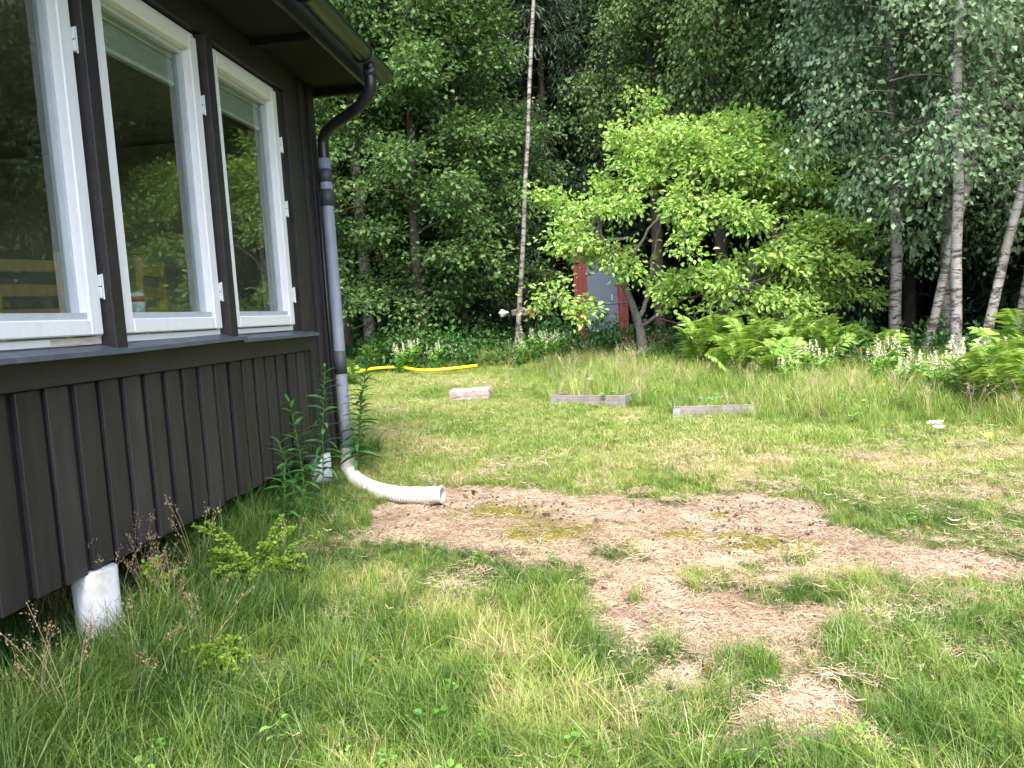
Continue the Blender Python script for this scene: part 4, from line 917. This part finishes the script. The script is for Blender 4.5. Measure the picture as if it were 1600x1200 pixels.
# small things at the wood edge
g = at(786, 490, 15.0)
def lumpy(name, size, seed, mat, label, cat, loc):
    import bmesh
    r = np.random.default_rng(seed); bm = bmesh.new(); bmesh.ops.create_icosphere(bm, subdivisions=3, radius=1)
    ph = r.random(6) * 6
    for v in bm.verts:
        c = v.co; k = 1 + .18 * math.sin(c.x * 4 + ph[0]) + .14 * math.sin(c.y * 5 + ph[1]) + .14 * math.sin(c.z * 6 + ph[2]); v.co = Vector((c.x * size[0] * k, c.y * size[1] * k, c.z * size[2] * k + size[2] * .8))
    me = bpy.data.meshes.new(name); bm.to_mesh(me); bm.free(); me.polygons.foreach_set('use_smooth', np.ones(len(me.polygons), bool))
    return tag(link(name, me, mat, None, loc), label, cat)
lumpy('bag', (.09, .08, .07), 1, M['petal_white'], 'crumpled white bag at the dark foot of the wood', 'bag', (g[0], g[1], float(g[2]) - .05))
g = at(829, 488, 15.6); lumpy('clay_pot', (.1, .1, .12), 2, surf('rust', (.12, .04, .02), (.2, .07, .03), .8), 'rusty brown pot beside the thin white birch', 'pot', (g[0], g[1], float(g[2]) - .1))
g = at(812, 487, 15.4); lumpy('grey_stone', (.16, .12, .1), 3, M['greywood'], 'grey stone between the white bag and the rusty pot', 'stone', (g[0], g[1], float(g[2]) - .1))
# orange fallen leaves
r = np.random.default_rng(12)
for (px, py, s_, lb) in ((751, 969, .05, 'orange fallen leaf in the green grass left of the worn patch'), (1115, 1060, .055, 'orange fallen leaf at the foot of the worn patch'), (578, 1050, .035, 'brown fallen leaf in the lower left grass'), (1116, 903, .035, 'orange fallen leaf on the green tuft in the worn patch'),
                         (995, 762, .05, 'orange fallen leaf above the worn patch, middle'), (1092, 762, .045, 'orange fallen leaf at the upper rim of the worn patch'), (1361, 784, .06, 'orange fallen leaf in the right lawn'), (1453, 838, .05, 'orange fallen leaf at the right end of the worn patch'), (657, 670, .07, 'yellow fallen leaf in the back lawn')):
    g = gnd(px, py); V, F, q = leaves(np.zeros((1, 3)), np.array([[1, .3, .25]]), np.array([[-.3, -.5, .8]]), s_, .7, r, True)
    tag(link('fallen_leaf', mesh_np('fallen_leaf', V, F, face_attr={'rnd': q}), M['orange'], None, (g[0], g[1], float(gz(*g)) + (.05 if py > 940 else .045)), (0, 0, px)), lb, 'leaf', 'fallen leaves on the lawn')

# ------------------------------------------------------------------ grass
def tuft(r, n, h, rad, wid, bend, lean=0):
    seg = 4; Vs, Fs, rd = [], [], []
    for k in range(n):
        a = r.random() * 6.28; q = rad * math.sqrt(r.random()); p = np.array([q * math.cos(a), q * math.sin(a), -.01])
        b = r.random() * 6.28; d = np.array([math.cos(b), math.sin(b), 0]); s_ = np.array([-d[1], d[0], 0]); H = h * r.uniform(.45, 1.15); bd = bend * r.uniform(.3, 1.4); w = wid * r.uniform(.6, 1.2)
        u = np.linspace(0, 1, seg + 1); c = p + d * (H * bd * u ** 2)[:, None] + np.outer(H * u * (1 - .25 * bd * u), [0, 0, 1])
        ww = w * (1 - u ** 1.6) * .5 + .0003
        tw = s_ + np.array([0, 0, r.normal(0, .3)])
        V = np.concatenate([c - ww[:, None] * tw, c + ww[:, None] * tw]); m_ = seg + 1
        Vs.append(V + 0); Fs.append(np.array([[i, i + 1, m_ + i + 1, m_ + i] for i in range(seg)]) + k * 2 * m_); rd += [r.random()] * seg
    return mesh_np('tuft', np.concatenate(Vs), np.concatenate(Fs), True, face_attr={'rnd': rd})
def thatch(r, n, rad, wid, ln, hz=.008):
    Vs, Fs, rd = [], [], []
    for k in range(n):
        p = np.append(r.normal(0, rad * .5, 2), abs(r.normal(0, hz))); a = r.random() * 6.28; d = np.array([math.cos(a), math.sin(a), r.normal(0, .18)]); s_ = np.array([-d[1], d[0], r.normal(0, .4)]); L = ln * r.uniform(.4, 1.2); w = wid * r.uniform(.5, 1.2)
        bow = s_ * L * r.normal(0, .12)
        Vs.append(np.array([p - s_ * w / 2, p + s_ * w / 2, p + d * L * .5 + s_ * w / 2 + bow, p + d * L * .5 - s_ * w / 2 + bow, p + d * L + s_ * w / 4, p + d * L - s_ * w / 4])); Fs += [[k * 6, k * 6 + 1, k * 6 + 2, k * 6 + 3], [k * 6 + 3, k * 6 + 2, k * 6 + 4, k * 6 + 5]]; rd += [r.random()] * 2
    return mesh_np('thatch', np.concatenate(Vs), np.array(Fs), face_attr={'rnd': rd})
def scatter(name, P, rot, scl, tint, vid, meshes, mat, label, cat):
    src = bpy.data.collections.new(name + '_source')
    for i, me in enumerate(meshes):
        if not me.materials: me.materials.append(mat)
        o = bpy.data.objects.new('%s_%c' % (me.name, 97 + i), me); src.objects.link(o)
    me = bpy.data.meshes.new(name); me.vertices.add(len(P)); me.vertices.foreach_set('co', np.asarray(P, np.float32).ravel())
    a = me.attributes.new('rot', 'FLOAT_VECTOR', 'POINT'); a.data.foreach_set('vector', np.asarray(rot, np.float32).ravel())
    a = me.attributes.new('scl', 'FLOAT', 'POINT'); a.data.foreach_set('value', np.asarray(scl, np.float32))
    a = me.attributes.new('tint', 'FLOAT', 'POINT'); a.data.foreach_set('value', np.asarray(tint, np.float32))
    a = me.attributes.new('vid', 'INT', 'POINT'); a.data.foreach_set('value', np.asarray(vid, np.int32))
    o = link(name, me); tag(o, label, cat, None, 'stuff')
    g = bpy.data.node_groups.new(name, 'GeometryNodeTree')
    g.interface.new_socket('Geometry', in_out='INPUT', socket_type='NodeSocketGeometry'); g.interface.new_socket('Geometry', in_out='OUTPUT', socket_type='NodeSocketGeometry')
    gi = g.nodes.new('NodeGroupInput'); go_ = g.nodes.new('NodeGroupOutput'); ip = g.nodes.new('GeometryNodeInstanceOnPoints'); ci = g.nodes.new('GeometryNodeCollectionInfo')
    ci.inputs['Collection'].default_value = src; ci.inputs['Separate Children'].default_value = True; ci.inputs['Reset Children'].default_value = True
    def na(nm, dt):
        n = g.nodes.new('GeometryNodeInputNamedAttribute'); n.data_type = dt; n.inputs['Name'].default_value = nm; return n.outputs['Attribute']
    e2r = g.nodes.new('FunctionNodeEulerToRotation')
    L_ = g.links.new
    L_(gi.outputs[0], ip.inputs['Points']); L_(ci.outputs[0], ip.inputs['Instance']); ip.inputs['Pick Instance'].default_value = True
    L_(na('vid', 'INT'), ip.inputs['Instance Index']); L_(na('rot', 'FLOAT_VECTOR'), e2r.inputs[0]); L_(e2r.outputs[0], ip.inputs['Rotation']); L_(na('scl', 'FLOAT'), ip.inputs['Scale'])
    L_(ip.outputs[0], go_.inputs[0])
    md = o.modifiers.new('scatter', 'NODES'); md.node_group = g
    return o
r = np.random.default_rng(99)
def pts(x0, x1, y0, y1, dens):
    n = int((x1 - x0) * (y1 - y0) * dens); return r.uniform(x0, x1, n), r.uniform(y0, y1, n)
def in_view(x, y, m=1.0):                                           # grass only where it could be seen, with a wide margin
    a = np.arctan2(x, y + 1.2); return (a < R(44)) & (x > -9)
edge = lambda x, y: (x - 3.5) * .62 + (y - 10.2) * .78              # > 0 inside the right wood
tall0 = lambda x, y: np.maximum(sstep(-3.6, -1.8, edge(x, y) + (fbm(x, y, 1.0, 4) - .5) * 1.8) * sstep(-2.2, .4, x + (fbm(x + 9, y, .8, 3) - .5) * 1.5), sstep(13.0, 13.7, y + (fbm(x, y, 1, 3) - .5) * .8))
BEDS = [(gnd(862, 633), R(-22), .95), (gnd(1053, 652), R(-6), .82)]
def bedzone(x, y):                                                  # long grass in and behind each bed
    m = np.zeros(np.shape(x))
    for (g, a, L) in BEDS:
        u = (x - g[0]) * math.cos(a) + (y - g[1]) * math.sin(a); w = -(x - g[0]) * math.sin(a) + (y - g[1]) * math.cos(a)
        m = np.maximum(m, sstep(-.3, -.05, u) * sstep(L + .6, L + .3, u) * np.where(u > L + .01, sstep(-.15, -.02, w), np.maximum(sstep(.03, .06, w), .25 * (w > -.1) * (w < -.02))) * sstep(2.2, 1.2, w))
    return m
tall = lambda x, y: np.maximum(tall0(x, y), bedzone(x, y) * .75)
under = lambda x, y: (x < -2.45) & (y < 6.5)
# 1 lush grass: foreground
S1 = [tuft(r, 34, .13, .05, .0036, .7) for _ in range(3)] + [tuft(r, 30, .2, .05, .004, .9) for _ in range(3)]
x, y = pts(-2.7, 4.6, 1.5, 6.8, 420)
d = dirt(x, y); k = in_view(x, y) & (r.random(len(x)) > d * 1.02) & (r.random(len(x)) < sstep(6.8, 5.4, y) * .8 + .25) & ~((x < -2.75))
x, y, d = x[k], y[k], d[k]; n = len(x)
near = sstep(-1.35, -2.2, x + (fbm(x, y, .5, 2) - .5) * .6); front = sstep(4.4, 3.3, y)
sc = (.4 + .42 * front + .25 * (fbm(x, y, .5, 3) - .5) * 2) * (1 - .45 * d) * (1 + .7 * near) * sstep(0, .35, 1 - d + .15) * r.uniform(.7, 1.25, n)
right = sstep(.9, 2.2, x)
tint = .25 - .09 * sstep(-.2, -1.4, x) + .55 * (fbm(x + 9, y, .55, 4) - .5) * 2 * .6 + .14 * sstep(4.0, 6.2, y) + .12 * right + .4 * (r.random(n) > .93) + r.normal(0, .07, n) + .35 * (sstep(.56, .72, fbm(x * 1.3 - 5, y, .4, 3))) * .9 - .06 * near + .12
th = r.normal(0, .18, (n, 3)); th[:, 2] = r.random(n) * 6.28
vid = np.where(r.random(n) < .35 + .5 * near, r.integers(3, 6, n), r.integers(0, 3, n))
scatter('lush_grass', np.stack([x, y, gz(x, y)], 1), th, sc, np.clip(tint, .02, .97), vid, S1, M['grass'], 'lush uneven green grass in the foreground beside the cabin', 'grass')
# 2 long grass against the cabin
S2 = [tuft(r, 26, .42, .06, .0045, .8) for _ in range(3)]
x, y = pts(-3.1, -1.4, 1.6, 7.2, 190); k = (r.random(len(x)) < sstep(-1.5, -2.1, x + (fbm(x, y, .6, 2) - .5) * .7) * .95) & (y < 6.6 + (x < -2.2)) & ~((x > -2.42) & (y > 4.95) & (y < 6.9)) ; x, y = x[k], y[k]; n = len(x)
th = r.normal(0, .15, (n, 3)); th[:, 1] += .12; th[:, 2] = r.random(n) * 6.28
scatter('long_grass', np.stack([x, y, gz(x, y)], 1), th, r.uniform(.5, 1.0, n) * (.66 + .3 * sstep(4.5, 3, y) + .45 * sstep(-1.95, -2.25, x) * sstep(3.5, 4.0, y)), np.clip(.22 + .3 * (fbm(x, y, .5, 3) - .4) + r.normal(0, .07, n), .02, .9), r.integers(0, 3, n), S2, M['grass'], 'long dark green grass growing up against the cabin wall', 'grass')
# 3 cut lawn
S3 = [tuft(r, 30, .07, .06, .0048, .8) for _ in range(4)]
x, y = pts(-6, 7, 5.0, 14.2, 420); d = dirt(x, y); T = tall(x, y)
k = in_view(x, y) & (r.random(len(x)) > d) & (r.random(len(x)) < sstep(5.0, 5.8, y)) & (T < .8) & (r.random(len(x)) > .0) & (edge(x, y) < .5) & ~under(x, y); x, y, d, T = x[k], y[k], d[k], T[k]; n = len(x)
tint = .68 + .3 * (fbm(x, y * 1.7, .9, 4) - .5) * 2 * .8 + .2 * drylawn(x, y) + r.normal(0, .07, n) - .2 * T
th = r.normal(0, .15, (n, 3)); th[:, 2] = r.random(n) * 6.28
scatter('cut_lawn', np.stack([x, y, gz(x, y)], 1), th, r.uniform(.6, 1.2, n) * (.8 + .8 * (fbm(x, y, .6, 3) - .4)) * (1 - .4 * d), np.clip(tint, .12, .97), r.integers(0, 4, n), S3, M['grass'], 'pale yellow-green cut lawn behind the worn patch', 'lawn')
# 4 meadow
S4 = [tuft(r, 30, .38, .09, .006, .6) for _ in range(4)]
x, y = pts(-7, 9, 6.0, 15.5, 110); T = tall(x, y); k = in_view(x, y) & (r.random(len(x)) < T) & (edge(x, y) < 1.6) & ~under(x, y) & (r.random(len(x)) < sstep(15.6, 13.8, y)); x, y, T = x[k], y[k], T[k]; n = len(x)
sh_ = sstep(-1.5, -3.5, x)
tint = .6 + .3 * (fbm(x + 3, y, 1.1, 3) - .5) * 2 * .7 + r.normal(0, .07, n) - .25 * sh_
th = r.normal(0, .12, (n, 3)); th[:, 2] = r.random(n) * 6.28
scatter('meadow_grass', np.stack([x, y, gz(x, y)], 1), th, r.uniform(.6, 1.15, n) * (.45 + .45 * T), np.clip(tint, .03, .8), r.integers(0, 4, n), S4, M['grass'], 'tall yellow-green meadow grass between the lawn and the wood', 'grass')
# 5 dry thatch on the worn patch and between the grass
S5 = [thatch(r, 85, .11, .0024, .055) for _ in range(4)] + [thatch(r, 16, .16, .003, .08) for _ in range(3)]
x, y = pts(-2, 3.6, 2.2, 6.6, 420); d = dirt(x, y); k = in_view(x, y) & (r.random(len(x)) < d * .8 * (1 - .75 * sstep(.48, .62, fbm(x + 20, y, .3, 3)) * sstep(4.2, 5, y)) * (1 - .85 * mossf(x, y)) * (.45 + .55 * sstep(4.9, 4.1, y)) + .22 * (1 - d) * sstep(.35, .65, fbm(x - 8, y, .5, 3))); x, y, d = x[k], y[k], d[k]; n = len(x)
th = r.normal(0, .06, (n, 3)); th[:, 2] = r.random(n) * 6.28
scatter('dry_thatch', np.stack([x, y, gz(x, y) + np.where(d > .5, -.012, .035)], 1), th, r.uniform(.5, 1.2, n), np.clip(.5 + .35 * (fbm(x, y, .25, 3) - .5) * 2 + r.normal(0, .12, n), .05, .95), np.where(d > .35, r.integers(0, 4, n), r.integers(4, 7, n)), S5, M['straw'], 'pinkish dry straw thatch lying on the worn patch', 'thatch')
x, y = pts(-4.5, 5.5, 6, 12.5, 90); k = in_view(x, y) & (r.random(len(x)) < drylawn(x, y) * .8 + .1) & (tall(x, y) < .3) & ~under(x, y); x, y = x[k], y[k]; n = len(x); th = r.normal(0, .06, (n, 3)); th[:, 2] = r.random(n) * 6.28
S5b = [thatch(r, 9, .3, .003, .07) for _ in range(4)]
scatter('lawn_thatch', np.stack([x, y, gz(x, y) + .04], 1), th, r.uniform(.8, 1.3, n), r.uniform(.5, .95, n), r.integers(0, 4, n), S5b, M['straw'], 'bleached straw patches in the cut lawn', 'thatch')
# 6 small broad-leaved weeds
def weed_mesh(r, n, h, L):
    P = np.stack([r.normal(0, .03, n), r.normal(0, .03, n), r.uniform(.3, 1, n) * h], 1); a = r.random(n) * 6.28
    V, F, q = leaves(P, np.stack([np.cos(a), np.sin(a), np.full(n, .15)], 1), r.normal(0, .3, (n, 3)) + [0, 0, 1], L, .75, r, True)
    return mesh_np('weed', V, F, face_attr={'rnd': q})
S6 = [weed_mesh(r, 14, .09, .028) for _ in range(3)] + [weed_mesh(r, 12, .14, .042) for _ in range(2)]
x, y = pts(-2.6, 3.4, 1.6, 5.2, 60); d = dirt(x, y); m_ = sstep(.5, .7, fbm(x + 50, y, .45, 3)) * .4 + .5 * sstep(3.1, 2.5, y); k = in_view(x, y) & (r.random(len(x)) < m_ * (1 - d)); x, y = x[k], y[k]; n = len(x)
wm = leafmat('weed_instanced', (.06, .17, .025), (.13, .3, .045), (.28, .44, .09), trans=.35, inst='tint')
th = r.normal(0, .2, (n, 3)); th[:, 2] = r.random(n) * 6.28
scatter('small_weeds', np.stack([x, y, gz(x, y) - .01], 1), th, r.uniform(.5, .95, n), r.uniform(.1, .9, n), r.integers(0, 5, n), S6, wm, 'small broad-leaved weeds among the foreground grass', 'weeds')
# 7 undergrowth along the wood
S7 = []
for q in range(4):
    P = r.normal(0, .2, (260, 3)) * [1, 1, .8]; P[:, 2] = abs(P[:, 2]) * 1.6 + .03
    V, F, w2 = leaves(P, r.normal(0, 1, P.shape), r.normal(0, .5, P.shape) + [0, 0, .9], .075, .7, r); S7.append(mesh_np('undergrowth', V, F, face_attr={'rnd': w2}))
um = leafmat('undergrowth', (.02, .06, .015), (.045, .12, .025), (.1, .22, .05), trans=.3, inst='tint')
x, y = pts(-9, 11, 9, 21, 5.5); k = in_view(x, y) & ((y > 13.3) | (edge(x, y) > -.3)) & (np.hypot(x - shx, y - shy - .5) > 1.0) & ~((abs(x - shx) < .7) & (y < 16) & (y > 14.6)) & (r.random(len(x)) < .35 + .65 * (x < .0)); x, y = x[k], y[k]; n = len(x)
th = np.zeros((n, 3)); th[:, 2] = r.random(n) * 6.28
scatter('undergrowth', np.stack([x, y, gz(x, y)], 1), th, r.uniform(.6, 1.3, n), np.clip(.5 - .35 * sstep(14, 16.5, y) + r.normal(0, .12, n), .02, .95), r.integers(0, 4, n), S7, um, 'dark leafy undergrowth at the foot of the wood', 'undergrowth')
# 8 seeding grass stalks
def stalk_mesh(r, n, h, rad):
    Vs, Fs, off, P, D_ = [], [], 0, [], []
    for k in range(n):
        a = r.random() * 6.28; d = np.array([math.cos(a), math.sin(a), 0]); H = h * r.uniform(.75, 1.15); s = np.linspace(0, 1, 8); bd = r.uniform(.1, .45)
        c = d * rad * r.random() + d * (H * bd * s ** 2.2)[:, None] + np.outer(H * s - H * .25 * bd * s ** 3, [0, 0, 1])
        V, F = tube_arrays(c, np.linspace(.0016, .0008, 8), 3); Vs.append(V); Fs.append(F + off); off += len(V)
        m_ = 26; u = r.uniform(.78, 1, m_); i = np.minimum((u * 7).astype(int), 6); p = c[i] + (c[i + 1] - c[i]) * (u * 7 - i)[:, None] + r.normal(0, .011, (m_, 3)); P.append(p); D_.append(r.normal(0, .5, (m_, 3)) + (c[-1] - c[-2]) * 12)
    P = np.concatenate(P); V, F, q = leaves(P, np.concatenate(D_), r.normal(0, 1, P.shape), .015, .4, r)
    nt_ = sum(len(f) for f in Fs)
    return mesh_np('seed_stalk', np.concatenate(Vs + [V]), np.concatenate(Fs + [F + off]), face_attr={'rnd': np.concatenate([np.full(nt_, .5), q])})
S8 = [stalk_mesh(r, 6, .62, .05) for _ in range(4)]
tm_ = leafmat('tan_instanced', (.22, .15, .1), (.4, .3, .2), (.6, .48, .34), trans=.25, inst='tint')
L8 = []
for (px, py, q) in ((60, 1010, 3), (95, 1000, 5), (105, 990, 5), (85, 1020, 4), (30, 1040, 3), (210, 980, 4), (190, 960, 3), (250, 950, 4), (270, 970, 3), (140, 1120, 2), (60, 1150, 2), (340, 930, 2), (320, 1020, 2), (450, 900, 1), (230, 1100, 2), (40, 960, 3)):
    for _ in range(max(1, int(q * .6))):
        g = gnd(px + r.normal(0, 14), py + 20 + r.normal(0, 14)); L8.append(g)
L8 = np.array(L8); n = len(L8); th = r.normal(0, .15, (n, 3)); th[:, 2] = r.random(n) * 6.28
scatter('seeding_grass', np.stack([L8[:, 0], L8[:, 1], gz(L8[:, 0], L8[:, 1])], 1), th, r.uniform(.6, 1.05, n), r.uniform(.2, .8, n), r.integers(0, 4, n), S8, tm_, 'dry tan seeding grass stalks around the near pier', 'grass')

# 9 crumbs of soil and small stones on the worn patch
def crumb(r, s_):
    V = np.array([[x, y, z] for x in (-1, 1) for y in (-1, 1) for z in (-.7, .7)], float) * s_ * r.uniform(.5, 1.1, (8, 3))
    return mesh_np('crumb', V, np.array([[0, 1, 3, 2], [4, 6, 7, 5], [0, 4, 5, 1], [2, 3, 7, 6], [0, 2, 6, 4], [1, 5, 7, 3]]), face_attr={'rnd': r.random(6) * .2 + .4})
S9 = [crumb(r, .0045) for _ in range(3)] + [crumb(r, .008)]
cmt = leafmat('crumb_soil', [(0, (.04, .028, .022)), (.4, (.12, .085, .065)), (.75, (.3, .22, .18)), (1, (.5, .42, .37))], None, trans=0, rough=.9, inst='tint', spec=.15)
x, y = pts(-2, 3.6, 3, 6.6, 500); d = dirt(x, y); k = in_view(x, y) & (r.random(len(x)) < d * (.2 + .5 * sstep(.48, .6, fbm(x + 20, y, .3, 3)))); x, y = x[k], y[k]; n = len(x); th = r.normal(0, .6, (n, 3))
scatter('soil_crumbs', np.stack([x, y, gz(x, y) - .008], 1), th, r.uniform(.5, 1.6, n), r.random(n) ** 1.5 * .85, r.integers(0, 4, n), S9, cmt, 'brown crumbs of soil and small stones on the worn patch', 'soil')

# 10 broad leaves and pale seed heads through the meadow, so that it is not all one grass
x, y = pts(-6, 9, 5.6, 14, 16); T = tall(x, y); k = in_view(x, y) & (r.random(len(x)) < .12 + .88 * T) & (dirt(x, y) < .1) & (edge(x, y) < 1.2) & ~under(x, y); x, y, T = x[k], y[k], T[k]; n = len(x)
th = r.normal(0, .2, (n, 3)); th[:, 2] = r.random(n) * 6.28
scatter('meadow_weeds', np.stack([x, y, gz(x, y)], 1), th, r.uniform(.6, 1.2, n) * (.6 + .9 * T), np.clip(.45 + r.normal(0, .25, n), .05, .95), r.integers(0, 5, n), S6, wm, 'broad-leaved weeds scattered through lawn and meadow', 'weeds')
x, y = pts(-5, 8, 5.8, 13.5, 9); T = tall(x, y); k = in_view(x, y) & (r.random(len(x)) < T) & (edge(x, y) < .8) & (fbm(x - 3, y, 1.1, 3) > .47) & ~under(x, y); x, y = x[k], y[k]; n = len(x)
th = r.normal(0, .15, (n, 3)); th[:, 2] = r.random(n) * 6.28
scatter('meadow_seed_heads', np.stack([x, y, gz(x, y)], 1), th, r.uniform(.5, .85, n), r.uniform(.5, 1, n), r.integers(0, 4, n), S8, tm_, 'pale seed heads standing over the meadow grass', 'grass')
